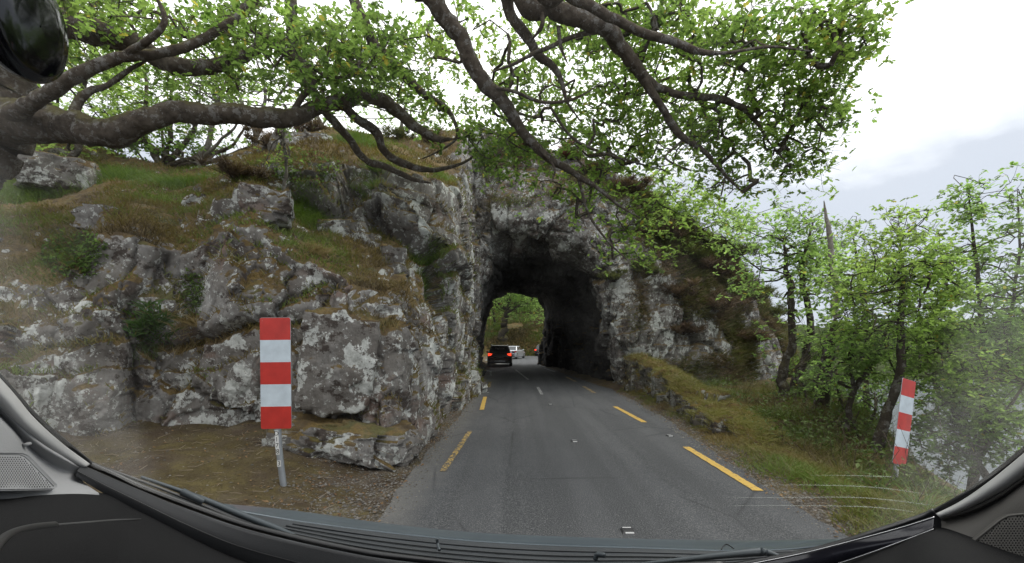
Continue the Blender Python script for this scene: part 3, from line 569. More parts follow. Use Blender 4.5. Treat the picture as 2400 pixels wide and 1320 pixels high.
C = disc_pts([(1080, 70, 110, 80, 45, 6, 8.5), (1200, 240, 120, 90, 80, 6.5, 9), (1350, 150, 180, 150, 200, 6, 9.5), (1500, 260, 190, 130, 240, 6.2, 9), (1550, 60, 190, 80, 150, 5.5, 8), (1750, 90, 170, 95, 150, 5.5, 7.5),
  (1940, 45, 100, 50, 60, 5.6, 7), (1850, 230, 130, 110, 120, 6, 8), (1940, 270, 50, 60, 22, 6.2, 7.6), (1750, 340, 140, 90, 100, 6.5, 8), (1890, 385, 60, 45, 26, 6.5, 7.6), (1700, 430, 60, 35, 22, 7, 8), (1600, 330, 130, 90, 90, 6.8, 8.4),
  (1240, 360, 110, 50, 36, 7, 8.5), (1380, 370, 110, 60, 50, 7.2, 8.5), (1300, 440, 120, 40, 28, 7.5, 8.5), (1430, 500, 90, 60, 34, 7.6, 8.6), (1520, 590, 50, 50, 12, 8, 8.6), (1560, 480, 60, 40, 16, 7.6, 8.6), (2000, 60, 50, 80, 36, 5.5, 6.5), (1950, 130, 60, 70, 24, 5.6, 6.6), (1930, 210, 60, 60, 24, 6, 7), (1960, 290, 30, 50, 14, 6, 7), (1450, 560, 60, 50, 18, 7.8, 8.6), (1450, 30, 200, 40, 60, 5.6, 7)], .9)
crown(oak2, nodes2, C[rng.rand(len(C)) < .8], 21, .24, .094, m_leaf, m_bark, cols=((.055, .095, .026), (.155, .205, .055)), rare=(.02, YEL))
# ---------------------------------------------------------------- other trees
def tree(name, label, trunks, regs, nleaf, rad, size, bmat=m_barkd, lmat=None, cols=GREEN, tw=.008, kind='oak', group=None, cat='tree', nl=7, mini=3, wob=.5, extra=()):
    c0 = np.array(trunks[0][0][:3]); root = tag(empty(name, tuple(P(*c0))), label, cat, group)
    nd = []
    for i, t in enumerate(trunks):
        mb = MB(); p, r = limb_tube(mb, t, n=9, wob=wob, seed=int(abs(t[0][0]))+i*3); nd.append((p, r)); mb.build('trunk', bmat, root)
    C = disc_pts(regs) if len(regs) else None; nodes = [p for p, r in nd]
    if C is not None and nl:
        mb = MB(); idx = rng.choice(len(C), min(nl*len(regs), len(C)), replace=False)
        for j in idx:
            p, r = nd[rng.randint(len(nd))]; d = ((p-C[j])**2).sum(1)+np.linspace(1.5, 0, len(p)); k = d.argmin(); a = p[k]; k2 = min(max(2, k), len(p)-1)
            b = C[j]; m1 = a*.6+b*.4+rng.normal(size=3)*.12*np.linalg.norm(b-a)+np.array([0, 0, .1]); m2 = a*.25+b*.75+rng.normal(size=3)*.08*np.linalg.norm(b-a)
            q = dense([a, m1, m2, b], 9); V, Fq, _ = tube(q, np.linspace(min(r[k2]*.55, .05), .006, 9), 5); mb.add(V, Fq); nodes.append(q)
        mb.build('branches', bmat, root)
    if C is not None: crown(root, np.concatenate(nodes), C, nleaf, rad, size, lmat or m_leafp, bmat, kind, cols, tw, mini=mini, rare=(.015, YEL))
    return root
LG = ((.08, .13, .04), (.19, .25, .09)); DG = ((.035, .062, .02), (.10, .14, .045)); YG = ((.09, .14, .036), (.205, .26, .08))
GR = 'trees on the lake side of the road'
tree('oak_sapling', 'leafy tree with two leaning grey trunks standing against the right end of the cliff', [[(1812, 1000, 12, 14), (1835, 900, 12, 11), (1858, 790, 12, 9), (1850, 660, 12, 7), (1835, 560, 12, 4)], [(1850, 985, 12.4, 14), (1875, 880, 12.4, 11), (1895, 760, 12.4, 8), (1880, 640, 12.4, 6), (1905, 520, 12.4, 3)]],
     [(1800, 545, 115, 75, 70, 11, 13.5), (1900, 560, 90, 85, 60, 11.5, 13.5), (1840, 660, 130, 60, 45, 11, 13), (1860, 790, 90, 60, 26, 10.5, 12)], 30, .24, .10, cols=LG, group=GR)
tree('oak_sapling', 'small yellow-green tree on the brow right above the tunnel cliff', [[(1640, 620, 19.5, 6), (1620, 540, 19.5, 5), (1600, 460, 19.5, 3)], [(1700, 640, 19.5, 5), (1720, 560, 19.5, 3)]],
     [(1590, 450, 85, 60, 60, 17.5, 20), (1650, 530, 110, 60, 70, 17.5, 20), (1560, 520, 60, 45, 26, 17, 19)], 34, .34, .14, cols=YG, group=GR)
sn = tag(empty('dead_tree', tuple(P(1880, 1045, 9.5))), 'tall dead tree with bare pale broken top among the trees right of the tunnel', 'tree')
mb = MB(); limb_tube(mb, [(1878, 1050, 9.5, 21), (1905, 970, 9.5, 17), (1930, 880, 9.5, 15), (1948, 800, 9.5, 11), (1958, 740, 9.5, 8)], n=10, wob=.4, seed=5); mb.build('lower_trunk', m_barkd, sn)
mb = MB(); limb_tube(mb, [(1957, 748, 9.5, 8), (1958, 690, 9.5, 8), (1950, 620, 9.5, 7), (1946, 560, 9.5, 6), (1938, 510, 9.5, 4), (1931, 470, 9.5, 1)], n=8, wob=.7, seed=6)
limb_tube(mb, [(1945, 845, 9.5, 6), (1975, 800, 9.4, 5), (1990, 760, 9.3, 3)], n=6, wob=.4, seed=7); mb.build('broken_top', m_dead, sn)
tree('oak_sapling', 'slim crooked tree forking to the right between the dead tree and the far striped post', [[(1962, 1100, 8.3, 8), (1985, 1000, 8.3, 7), (2000, 920, 8.3, 6), (2040, 850, 8.3, 6), (2070, 790, 8.3, 5), (2110, 720, 8.3, 3)], [(2000, 920, 8.3, 5), (1992, 850, 8.3, 4), (2000, 780, 8.2, 3)]],
     [(2010, 790, 90, 70, 64, 7.6, 9), (2080, 840, 80, 60, 44, 7.6, 9), (1960, 880, 60, 50, 26, 8, 9.5), (1990, 650, 70, 60, 34, 8, 9.5)], 26, .17, .08, cols=LG, group=GR)
tree('oak_sapling', 'bright light-green tree with a straight dark trunk just left of the far striped post', [[(2050, 1120, 7.2, 15), (2075, 1000, 7.2, 12), (2098, 890, 7.2, 10), (2108, 790, 7.2, 8), (2112, 680, 7.2, 6), (2112, 560, 7.2, 3)]],
     [(2110, 580, 100, 85, 75, 6.4, 8.2), (2110, 690, 150, 75, 70, 6.3, 8), (2070, 770, 110, 50, 32, 6.4, 8), (2190, 670, 70, 90, 40, 6.5, 8)], 28, .16, .075, cols=YG, group=GR)
tree('oak_sapling', 'tall airy tree with thin forking stems at the right edge beyond the far striped post', [[(2262, 1230, 8.5, 12), (2300, 1010, 8.5, 9), (2315, 880, 8.5, 8), (2300, 720, 8.5, 5), (2282, 560, 8.5, 3), (2270, 450, 8.5, 2)], [(2315, 880, 8.5, 5), (2360, 760, 8.5, 4), (2390, 600, 8.5, 3), (2385, 470, 8.5, 2)]],
     [(2275, 500, 50, 75, 40, 8, 9.5), (2250, 620, 60, 60, 34, 8, 9.5), (2380, 480, 30, 60, 20, 8, 9), (2350, 620, 80, 80, 50, 8, 9.5), (2290, 740, 110, 70, 80, 7.6, 9.5), (2370, 800, 80, 70, 60, 7.6, 9.2), (2330, 900, 120, 60, 60, 7.6, 9), (2450, 700, 60, 200, 60, 7.6, 9.5)], 26, .17, .085, cols=LG, group=GR)
tree('oak_sapling', 'bushy low tree leaning over the water behind the far striped post', [[(2340, 1180, 6.8, 9), (2290, 1080, 6.8, 8), (2230, 960, 6.9, 6), (2180, 880, 7, 4)], [(2290, 1080, 6.8, 6), (2350, 980, 6.8, 5), (2400, 900, 6.8, 3)]],
     [(2200, 880, 80, 60, 65, 6.4, 7.8), (2260, 960, 100, 50, 64, 6.2, 7.5), (2200, 1030, 60, 70, 60, 6.2, 7.4), (2330, 1010, 90, 60, 54, 6.2, 7.2), (2270, 1090, 70, 40, 20, 6.4, 7.4), (2290, 860, 70, 50, 30, 6.6, 8), (2210, 780, 60, 50, 28, 7, 8)], 26, .14, .07, cols=GREEN, group=GR)
tree('holly_bush', 'dark leafy understorey bush low between the trunks right of the mossy wall', [[(1990, 1060, 9.3, 5), (1980, 980, 9.3, 4), (1960, 900, 9.3, 2)], [(2010, 1060, 9, 5), (2050, 960, 9, 3)]],
     [(1960, 960, 60, 50, 24, 9.4, 10.8), (2040, 930, 50, 50, 24, 9, 10.5), (1900, 900, 50, 40, 14, 10.8, 11.8)], 26, .18, .08, cols=DG, cat='bush')
tree('holly_bush', 'low brown-stemmed bush at the foot of the straight dark trunk', [[(2030, 1110, 8.2, 4), (2020, 1050, 8.2, 3), (2000, 990, 8.2, 2)]], [(2000, 1030, 50, 30, 16, 8, 9.3), (1940, 1010, 50, 30, 14, 9, 10.5)], 22, .17, .075, cols=DG, cat='bush', nl=16)
tree('holly_bush', 'dark green bush filling the gap between the leaning trunks and the dead tree', [[(1880, 990, 11.5, 4), (1885, 930, 11.5, 3), (1870, 860, 11.5, 2)]], [(1870, 900, 60, 60, 40, 12.6, 14), (1940, 860, 50, 60, 34, 12, 13.5), (1960, 930, 60, 40, 34, 11, 12.5)], 26, .22, .09, cols=GREEN, cat='bush')
tree('willow_tree', 'green tree farther down the lake slope, behind the light-green tree', [[(2020, 1050, 14, 8), (2030, 900, 14, 6), (2020, 700, 14, 4), (2000, 560, 14, 2)]],
     [(1990, 620, 110, 100, 90, 13, 16), (2060, 760, 130, 90, 90, 13, 16), (2200, 760, 90, 80, 60, 13, 16), (2000, 850, 120, 70, 70, 12.5, 15.5)], 26, .3, .13, cols=GREEN, group=GR, kind='diamond')
# hillside trees behind the left limb
GL_ = 'thin trees along the top of the left hill'
tree('oak_sapling', 'many-stemmed crooked tree on the hilltop under the long limb', [[(385, 392, 13, 9), (350, 350, 13, 8), (335, 300, 13, 6), (345, 220, 13, 4), (330, 120, 13, 3)], [(385, 392, 13, 9), (395, 330, 13, 6), (400, 250, 13, 4), (410, 150, 13, 3)], [(390, 390, 13, 8), (430, 340, 13, 6), (460, 290, 13, 4), (470, 200, 13, 3)], [(390, 392, 13, 7), (470, 370, 13, 6), (540, 345, 13, 4), (580, 290, 13, 2)], [(385, 395, 13, 8), (455, 385, 13, 6), (520, 370, 12.6, 5), (580, 345, 12.4, 2)]],
     [(340, 230, 120, 90, 80, 12, 15), (480, 250, 120, 80, 45, 12, 15), (420, 330, 130, 50, 36, 12, 14.5), (250, 340, 70, 45, 34, 12, 14)], 30, .26, .11, bmat=m_bark, cols=GREEN, group=GL_)
tree('birch_tree', 'thin pale-barked tree leaning on the hill crest between the left limb and the rocks', [[(468, 420, 12.4, 9), (475, 370, 12.4, 8), (492, 320, 12.4, 6), (510, 250, 12.4, 4), (540, 150, 12.4, 2)], [(475, 370, 12.4, 4), (540, 310, 12.4, 3), (560, 280, 12.4, 2)]], [(520, 180, 80, 80, 20, 12, 13.5), (450, 200, 60, 60, 14, 12, 13)], 20, .22, .10, bmat=m_barkp, cols=LG, group=GL_, nl=24, tw=.007)
tree('birch_tree', 'bare twiggy grey tree on the crest left of the rocky summit', [[(590, 380, 13.5, 6), (598, 320, 13.5, 5), (620, 230, 13.5, 4), (600, 130, 13.5, 2)], [(598, 320, 13.5, 4), (560, 220, 13.5, 3), (540, 120, 13.5, 2)], [(598, 330, 13.5, 4), (650, 230, 13.5, 3), (700, 170, 13.5, 2)]], [(580, 180, 110, 90, 26, 13, 14.5), (680, 210, 70, 70, 14, 13, 14.5)], 12, .25, .09, bmat=m_barkp, cols=LG, group=GL_, nl=40, tw=.007)
tree('birch_tree', 'slender pale sapling standing on the ledge in front of the upper cliff', [[(668, 450, 9.2, 4), (668, 380, 9.2, 4), (664, 310, 9.2, 3), (672, 250, 9.2, 2)]], [(672, 320, 40, 60, 10, 9, 9.6), (650, 380, 50, 30, 8, 9, 9.6)], 14, .16, .06, bmat=m_barkp, cols=GREEN, group=GL_, nl=12, tw=.005)
tree('oak_sapling', 'dark-stemmed tree at the far left hilltop behind the big trunk', [[(170, 420, 11, 10), (180, 350, 11, 8), (178, 280, 11, 7), (200, 180, 11, 5), (230, 60, 11, 3)], [(50, 420, 11, 14), (70, 300, 11, 12), (75, 180, 11, 9), (100, 60, 11, 6)]], [(190, 180, 130, 110, 100, 10.5, 13.5), (130, 330, 100, 50, 26, 11, 13), (60, 220, 80, 60, 34, 11, 13), (300, 270, 60, 60, 26, 12, 14)], 30, .24, .10, bmat=m_barkd, cols=YG, group=GL_)
tree('oak_sapling', 'leafy sapling behind the rocky summit above the tunnel', [[(760, 330, 16.5, 5), (740, 250, 16.5, 4), (720, 150, 16.5, 2)], [(930, 340, 17, 5), (950, 250, 17, 3), (960, 180, 17, 2)]], [(740, 260, 80, 50, 30, 16, 18), (940, 240, 110, 60, 44, 16, 18.5), (1040, 300, 60, 40, 20, 16.5, 18)], 24, .3, .12, bmat=m_barkp, cols=LG, group=GL_)
# beyond the tunnel
tree('oak_tree', 'big mossy oak on the bank seen through the tunnel', [[(1176, 806, 66, 11), (1180, 780, 66, 9), (1184, 750, 66, 7), (1190, 715, 66, 7), (1192, 680, 66, 5), (1195, 620, 66, 4)], [(1188, 735, 66, 4), (1205, 722, 65, 3), (1230, 715, 64, 2.5), (1250, 700, 64, 1)], [(1186, 725, 66, 4), (1168, 712, 66, 3), (1150, 706, 65, 2)], [(1160, 770, 72, 3), (1158, 730, 72, 2.5), (1166, 700, 72, 2)]],
     [(1200, 690, 90, 26, 110, 62, 72), (1240, 720, 40, 22, 30, 62, 68), (1150, 715, 30, 20, 14, 64, 70), (1200, 650, 110, 30, 60, 62, 75)], 34, 1.1, .42, bmat=bark_mat('far_bark', (.03, .026, .02), (.06, .052, .04), .1, .5), cols=LG, group='trees beyond the tunnel', kind='diamond', tw=.03)
for i, (u, v, Y) in enumerate(((1135, 760, 86), (1222, 742, 88), (1262, 752, 86))):
    tree('hazel_tree', ('green tree at the left of the view through the tunnel', 'green tree behind the big oak seen through the tunnel', 'green tree at the right of the view through the tunnel')[i], [[(u, v+24, Y, 2.5), (u+3, v-10, Y, 2), (u, v-50, Y, 1)]],
     [(u, v-20, 42, 26, 70, Y-4, Y+4), (u+5, v-62, 48, 30, 60, Y-4, Y+4)], 30, 1.3, .5, bmat=m_barkd, cols=(LG, YG, GREEN)[i], group='trees beyond the tunnel', kind='diamond', tw=.03)
# ---------------------------------------------------------------- grass, shrubs, litter
def blades(B, Ln, w, cols, lean=.45, nrm=None, droop=.35):
    m = len(B); d = rng.normal(size=(m, 3))*lean; d[:, 2] = 1; 
    if nrm is not None: d = d*np.array([1, 1, .6])+nrm*.6
    d /= np.linalg.norm(d, axis=1, keepdims=True); s = np.cross(d, rng.normal(size=(m, 3))); s /= np.linalg.norm(s, axis=1, keepdims=True)+1e-6
    Ln = np.broadcast_to(Ln, (m,))[:, None]*(.6+.8*rng.rand(m, 1)); h = np.stack([d[:, 0], d[:, 1], -.3*np.abs(d[:, 2])], -1)*droop
    w = np.broadcast_to(w, (m,))[:, None]
    V = np.stack([B-s*w, B+s*w, B+d*Ln*.55+s*w*.8+h*Ln*.3, B+d*Ln*.55-s*w*.8+h*Ln*.3, B+d*Ln*.95+h*Ln*1.2], 1)
    i = np.arange(m)[:, None]*5
    return V.reshape(-1, 3), [i+np.array([[0, 1, 2, 3]]), i+np.array([[3, 2, 4]])], np.repeat(cols, 5, 0)
def gcols(B, pal, seed=0, sc=.9):
    t = np.clip(.5+.55*fbm(B*sc, seed, 3)+.35*(rng.rand(len(B))-.5), 0, .999)*(len(pal)-1); i = t.astype(int); f = (t-i)[:, None]; pal = np.array(pal); return pal[i]*(1-f)+pal[i+1]*f
m_grass = leaf_mat('grass_blade', .3, (1.3, 1.4, .7))
PAL = [(.065, .045, .02), (.12, .085, .032), (.18, .135, .05), (.13, .13, .035), (.11, .15, .03), (.16, .21, .045)]
# where the bank faces up
def pick(GG, NN, prob, n):
    p = (prob/ prob.sum()).ravel(); k = rng.choice(len(p), n, p=p); j = rng.normal(size=(n, 3))*.02; return GG.reshape(-1, 3)[k]+j, NN.reshape(-1, 3)[k]
area = np.linalg.norm(np.cross(np.gradient(GL, axis=0), np.gradient(GL, axis=1)), axis=-1)
up = sm(NL[..., 2]+.15*fbm(GL*1.2, 5, 3), .45, .8); dist = np.clip(GL[..., 1], 4, 40); vis = (GL[..., 1] < 17)
B, nn = pick(GL, NL, area*up*vis/dist**1.2*(fbm(GL*.9, 15, 3) > -.45), 105000)
V, Fs, c = blades(B, np.clip(.10+.05*fbm(B*.7, 33, 2), .03, .2), .0035+.0004*B[:, 1], gcols(B, PAL, 8), nrm=nn)
tag(mk('grass', V, Fs, m_grass, smooth=False, col=c), kind='stuff')
def tuft(name, u, v, GG, n, spread, Ln, pal, label, grp, cat='grass tuft', w=.004, lean=.6, at=None):
    uu, vv = uv_of(GG.reshape(-1, 3)); Gf = GG.reshape(-1, 3); d = (uu-u)**2+(vv-v)**2+np.where(Gf[:, 1] > 1, 0, 1e9)+Gf[:, 1]*8; c0 = Gf[d.argmin()] if at is None else np.array(at)
    off = rng.normal(size=(n, 3))*spread; Bp = c0+off; Bp[:, 2] = c0[2]-np.abs(off[:, 2])*.2
    near_ = ((Gf[None, ::1]-c0)**2).sum(-1)[0] < (spread*3.2)**2; loc = Gf[near_]
    if len(loc) > 3:
        loc = loc[rng.permutation(len(loc))[:3000]]
        for i in range(0, n, 500): q = Bp[i:i+500]; k = ((q[:, None, :2]-loc[None, :, :2])**2).sum(-1).argmin(1); Bp[i:i+500] = loc[k]+rng.normal(size=q.shape)*.015
    V, Fs, c = blades(Bp, Ln, w, gcols(Bp, pal, 4, 4), lean=lean, droop=.6)
    o = mk(name, V-c0, Fs, m_grass, smooth=False, col=c); o.location = c0; return tag(o, label, cat, grp)
GT_ = 'grass tufts growing on the rock'
FR = [(.06, .10, .02), (.10, .16, .03), (.15, .21, .05)]; ST = [(.16, .12, .05), (.28, .21, .10), (.34, .27, .15)]
tuft('grass_tuft', 715, 515, GL, 2600, .24, .26, FR, 'big soft green grass tuft on the ledge above the striped post', GT_)
tuft('grass_tuft', 745, 595, GL, 500, .10, .20, ST, 'straw-coloured tuft drooping over the top of the near rock', GT_)
tuft('grass_tuft', 1000, 640, GL, 2200, .22, .24, FR, 'green grass tuft at the end of the ledge left of the tunnel', GT_)
tuft('grass_tuft', 1040, 425, GL, 1400, .16, .2, FR, 'round green tuft on the lip of the upper cliff', GT_)
tuft('grass_tuft', 440, 430, GL, 2600, .35, .3, FR, 'bright green tussock on the hill crest below the crooked tree', GT_)
tuft('grass_tuft', 880, 400, GL, 1500, .22, .22, FR, 'green turf tuft in the middle of the upper cliff top', GT_)
tuft('grass_tuft', 840, 340, GL, 1500, .3, .3, FR, 'green tuft on the skyline of the rocky summit', GT_)
tuft('grass_tuft', 340, 810, GL, 700, .12, .25, FR, 'wispy green tuft in the crack at the left of the bank', GT_)
tuft('grass_tuft', 430, 780, GL, 500, .12, .25, ST, 'dry wispy tuft hanging in the crack right of the green one', GT_)
tuft('grass_tuft', 1120, 320, GT, 2500, .4, .35, [(.15, .09, .05), (.22, .14, .08), (.13, .13, .04)], 'brown and green tussock on the very top of the cliff', GT_)
tuft('grass_tuft', 250, 420, GL, 2600, .4, .32, FR, 'pale green tussock on the hillside right of the lichen-covered rock', GT_)
tuft('grass_tuft', 60, 450, GL, 2600, .4, .3, FR, 'soft green grass at the far left of the hillside', GT_)
tuft('fern', 355, 770, GL, 500, .1, .18, [(.04, .09, .02), (.08, .15, .03)], 'small green fern in the rock crack at the left', None, 'fern', w=.014)
# shrubs of fine stems
def shrub(name, u, v, GG, r, n, pal, label, grp=None, w=.006, dz=.0, cat='shrub', at=None, squash=.7):
    if at is None:
        uu, vv = uv_of(GG.reshape(-1, 3)); Gf = GG.reshape(-1, 3); d = (uu-u)**2+(vv-v)**2+Gf[:, 1]*8; c0 = Gf[d.argmin()]+np.array([0, 0, dz])
    else: c0 = np.array(at)
    k = max(6, n//60); cc = rng.normal(size=(k, 3))*r*np.array([.5, .5, .3]); cc[:, 2] = np.abs(cc[:, 2])
    A = cc[rng.randint(0, k, n)]+rng.normal(size=(n, 3))*r*.07; d = rng.normal(size=(n, 3)); d[:, 2] = np.abs(d[:, 2])+.4; d[:, 1] -= .2
    Bp = c0+A*np.array([1, 1, squash]); V, Fs, c = blades(Bp, r*.38, w, gcols(Bp, pal, 9, 3), lean=1.0, droop=.2)
    V2, F2 = twigs(np.tile(c0-np.array([0, 0, .1]), (k, 1)), c0+cc*np.array([1, 1, squash]), .012, .006)
    c = np.concatenate([c, np.tile((.05, .035, .025), (len(V2), 1))]); Fs = [np.concatenate([Fs[0], F2+len(V)]), Fs[1]]
    o = mk(name, np.concatenate([V, V2])-c0, Fs, m_grass, smooth=False, col=c); o.location = c0; return tag(o, label, cat, grp)
HB = [(.06, .04, .03), (.11, .075, .05), (.17, .11, .08)]; HG = [(.05, .055, .018), (.08, .09, .025), (.12, .13, .035)]; HR = [(.10, .045, .03), (.19, .075, .05), (.25, .11, .07)]
HG_ = 'heather bushes on the cliff right of the tunnel'
for u, v, r, pal, lab in ((1230, 355, .6, HR, 'rusty heather on the cliff top just right of the summit'), (1340, 372, .8, HR, 'reddest heather bush, on the skyline above the tunnel'), (1400, 410, .8, HB, 'brown heather bush right of the reddish one on the skyline'), (1470, 450, .8, HB, 'brown heather where the skyline begins to drop'),
   (1540, 560, .9, HB, 'brown twiggy bush on the shoulder right above the tunnel'), (1600, 610, .9, HG, 'green-brown bush under the yellow-green brow tree'), (1510, 640, .7, HG, 'green bush overhanging the right corner of the tunnel mouth'), (1580, 690, .9, HB, 'dark brown bush halfway down the right cliff'),
   (1660, 640, 1., HB, 'brown bush high on the right cliff'), (1670, 720, 1., HB, 'big dark tangle in the middle of the right cliff'), (1740, 700, 1., HG, 'greenish bush near the right end of the cliff'), (1600, 780, .7, HB, 'brown bush low on the cliff above the mossy wall'), (1760, 800, .9, HB, 'brown bush behind the leaning trunks'), (1440, 655, .45, HG, 'small green clump on the right lip of the tunnel mouth'), (1710, 600, .9, HG, 'green-brown heather on the skyline by the leaning trees'), (1800, 740, .9, HG, 'green bush at the cliff end behind the leaning trunks')):
    shrub('heather_bush', u, v, GT, r, 1900, pal, lab, HG_, w=.011, cat='bush')
for u, v, r, pal, lab in ((570, 420, .6, HB, 'brown heather at the left foot of the rocky summit'), (640, 345, .6, HB, 'brown heather on the left shoulder of the summit'), (730, 310, .5, HB, 'heather on the skyline of the rocky summit'), (930, 325, .5, HG, 'green-brown heather on the skyline left of the tunnel'), (1010, 330, .5, HB, 'brown heather on the skyline nearest the tunnel')):
    shrub('heather_bush', u, v, GL, r, 1300, pal, lab, 'heather bushes on the left summit', w=.008, cat='bush')
# scrub covering the shoulder right of the tunnel
uu, vv = uv_of(GT); area = np.linalg.norm(np.cross(np.gradient(GT, axis=0), np.gradient(GT, axis=1)), axis=-1); n_ = fbm(GT*.55, 66, 3)
def scrubw(): return area*(sm(uu, 1455, 1540)*sm(vv, 850+110*n_+.5*np.clip(uu-1640, -60, 200), 730+110*n_+.5*np.clip(uu-1640, -60, 200))*(GT[..., 1] < 24)*(uu < 1900)*(n_ > -.35)+.35*(uu > 1130)*(vv < 480+40*n_)*(GT[..., 1] < 24)*(n_ > -.1)+.6*(uu > 1540)*(uu < 1900)*(vv < 940)*(GT[..., 1] < 21)*(n_ > -.12))
B, nn = pick(GT, NT, scrubw(), 120000); h_ = rng.rand(len(B), 1); B = B+nn*h_*.35*np.clip(.6+n_.mean()+fbm(B*1.2, 4, 2)[:, None], .1, 1.4)
V, Fs, c = blades(B, .20, .010, gcols(B, [(.06, .04, .028), (.13, .09, .06), (.18, .13, .09), (.10, .10, .035), (.08, .095, .028), (.15, .11, .065), (.12, .14, .04)], 8, .6), lean=.9, nrm=nn)
tag(mk('scrub', V, Fs, m_grass, smooth=False, col=c), kind='stuff')
# ivy and leafy plants on the rock
def ivy(u, v, GG, ru, rv, n, label, size=.05, cols=DG, name='ivy'):
    uu, vv = uv_of(GG); m = ((uu-u)/ru)**2+((vv-v)/rv)**2 < 1; Gp = GG[m]; y0 = np.percentile(Gp[:, 1], 50); Gp = Gp[Gp[:, 1] < y0+.8]; c0 = Gp.mean(0); 
    S = Gp[rng.randint(0, len(Gp), n)]+rng.normal(size=(n, 3))*.03+np.array([0, -.04, .02]); S = S[fbm(S*4, 3, 2) > -.25]
    V, Fo, c = leaves(S, size, 'oak', cols, up=.1); k = len(S)//3; A = S[rng.randint(0, len(S), k)]; V2, F2 = twigs(A, near(S, A+rng.normal(size=A.shape)*.12), .003, .002)
    c = np.concatenate([c, np.tile((.06, .045, .03), (len(V2), 1))]); o = mk(name, np.concatenate([V, V2])-c0, [Fo, F2+len(V)], m_leaf, smooth=False, col=c); o.location = c0; return tag(o, label, 'ivy' if name == 'ivy' else 'plant')
ivy(180, 600, GL, 75, 55, 1500, 'patch of small-leaved ivy on the left bank, left of the white rock streak', .055)
ivy(455, 690, GL, 25, 60, 420, 'narrow ivy trail climbing the crack left of the striped post', .05)
ivy(360, 775, GL, 30, 40, 260, 'small green plant in the dark crack above the left rock foot', .05, name='ivy')
ivy(720, 395, GL, 90, 40, 900, 'dark leafy shrub hanging in front of the upper cliff left of centre', .055, DG, 'hanging_plant')
ivy(1230, 475, GT, 60, 20, 200, 'thin ivy streak across the rock over the tunnel mouth', .07)
# right verge: grass, litter
def verge(n, xr, yr, f): 
    q = np.stack([xr[0]+(xr[1]-xr[0])*rng.rand(n), yr[0]+(yr[1]-yr[0])*rng.rand(n)**1.3], -1); q = q[f(q)]; return np.stack([q[:, 0], q[:, 1], ground_z(q[:, 0], q[:, 1])], -1)
B1 = verge(160000, (2.7, 9), (3.2, 16), lambda q: (q[:, 0] > road_r(q[:, 1])+.10+.25*rng.rand(len(q))+.2*vnoise(np.stack([q[:, 0]*0, q[:, 1]*2, q[:, 1]*0], -1), 4)) & (rng.rand(len(q)) < 7/q[:, 1]))
V1 = blades(B1, .10+.05*vnoise(B1*1.5, 3), .0035, gcols(B1, [(.13, .09, .04), (.20, .15, .06), (.17, .145, .05), (.12, .13, .03), (.15, .13, .045), (.11, .16, .03)], 12), lean=.7)
area = np.linalg.norm(np.cross(np.gradient(GW, axis=0), np.gradient(GW, axis=1)), axis=-1); B2, n2 = pick(GW, NW, area*sm(NW[..., 2], .2, .7)/GW[..., 1], 26000)
V2 = blades(B2, .10+.05*vnoise(B2*3, 6), .004, gcols(B2, [(.13, .10, .035), (.17, .14, .04), (.15, .15, .035), (.20, .17, .06)], 2), nrm=n2, droop=.9, lean=.8)
V = np.concatenate([V1[0], V2[0]]); k = len(V1[0])
tag(mk('verge_grass', V, [np.concatenate([V1[1][i], V2[1][i]+k]) for i in (0, 1)], m_grass, smooth=False, col=np.concatenate([V1[2], V2[2]])), kind='stuff')
# tall grass and brambles between the saplings
q = verge(60000, (3.6, 12), (4.2, 17), lambda q: (q[:, 0] > road_r(q[:, 1])+1.15+.35*vnoise(np.stack([q[:, 0]*1.5, q[:, 1]*1.5, q[:, 0]*0], -1), 9)) & (rng.rand(len(q)) < 8/q[:, 1])); q = q[fbm(q*np.array([.9, .9, 0]), 44, 3) > -.25]
V, Fs, c = blades(q, .26+.16*vnoise(q*.9, 12), .0055, gcols(q, [(.09, .065, .035), (.15, .12, .055), (.10, .12, .03), (.07, .11, .025), (.12, .16, .04)], 21, .8), lean=.6)
h_ = q[rng.randint(0, len(q), 16000)]; h_ = h_[fbm(h_*1.1, 55, 3) > .0]; h_ = h_+np.stack([rng.normal(size=len(h_))*.08, rng.normal(size=len(h_))*.08, .06+.5*rng.rand(len(h_))*(.4+.6*np.clip(vnoise(h_*.8, 3)+.5, 0, 1))], -1)
V2, F2, c2 = leaves(h_, .075, 'd', ((.04, .07, .018), (.13, .17, .045)), up=.3)
b_ = q[rng.randint(0, len(q), 1500)]; V3, F3 = twigs(b_, b_+rng.normal(size=b_.shape)*.2+np.array([0, 0, .35]), .005, .002); k2 = len(V); k3 = k2+len(V2)
tag(mk('undergrowth', np.concatenate([V, V2, V3]), [np.concatenate([Fs[0], F3+k3]), Fs[1], F2+k2] if F2.shape[1] == 3 else [np.concatenate([Fs[0], F3+k3]), Fs[1]], m_grass, smooth=False, col=np.concatenate([c, c2, np.tile((.09, .065, .045), (len(V3), 1))])), kind='stuff')
# grass on the bank beyond the tunnel
area = np.linalg.norm(np.cross(np.gradient(GH, axis=0), np.gradient(GH, axis=1)), axis=-1); B, n3 = pick(GH, NH, area*(np.abs(GH[..., 0]+1) < 11)*(GH[..., 1] < 95)*(fbm(GH*.22, 5, 3) > -.7), 40000)
V, Fs, c = blades(B, .4, .04, gcols(B, [(.05, .04, .02), (.10, .075, .035), (.06, .075, .02), (.09, .12, .025), (.05, .07, .02), (.12, .17, .04)], 3, .35), nrm=n3)
tag(mk('bank_grass', V, Fs, m_grass, smooth=False, col=c), kind='stuff')
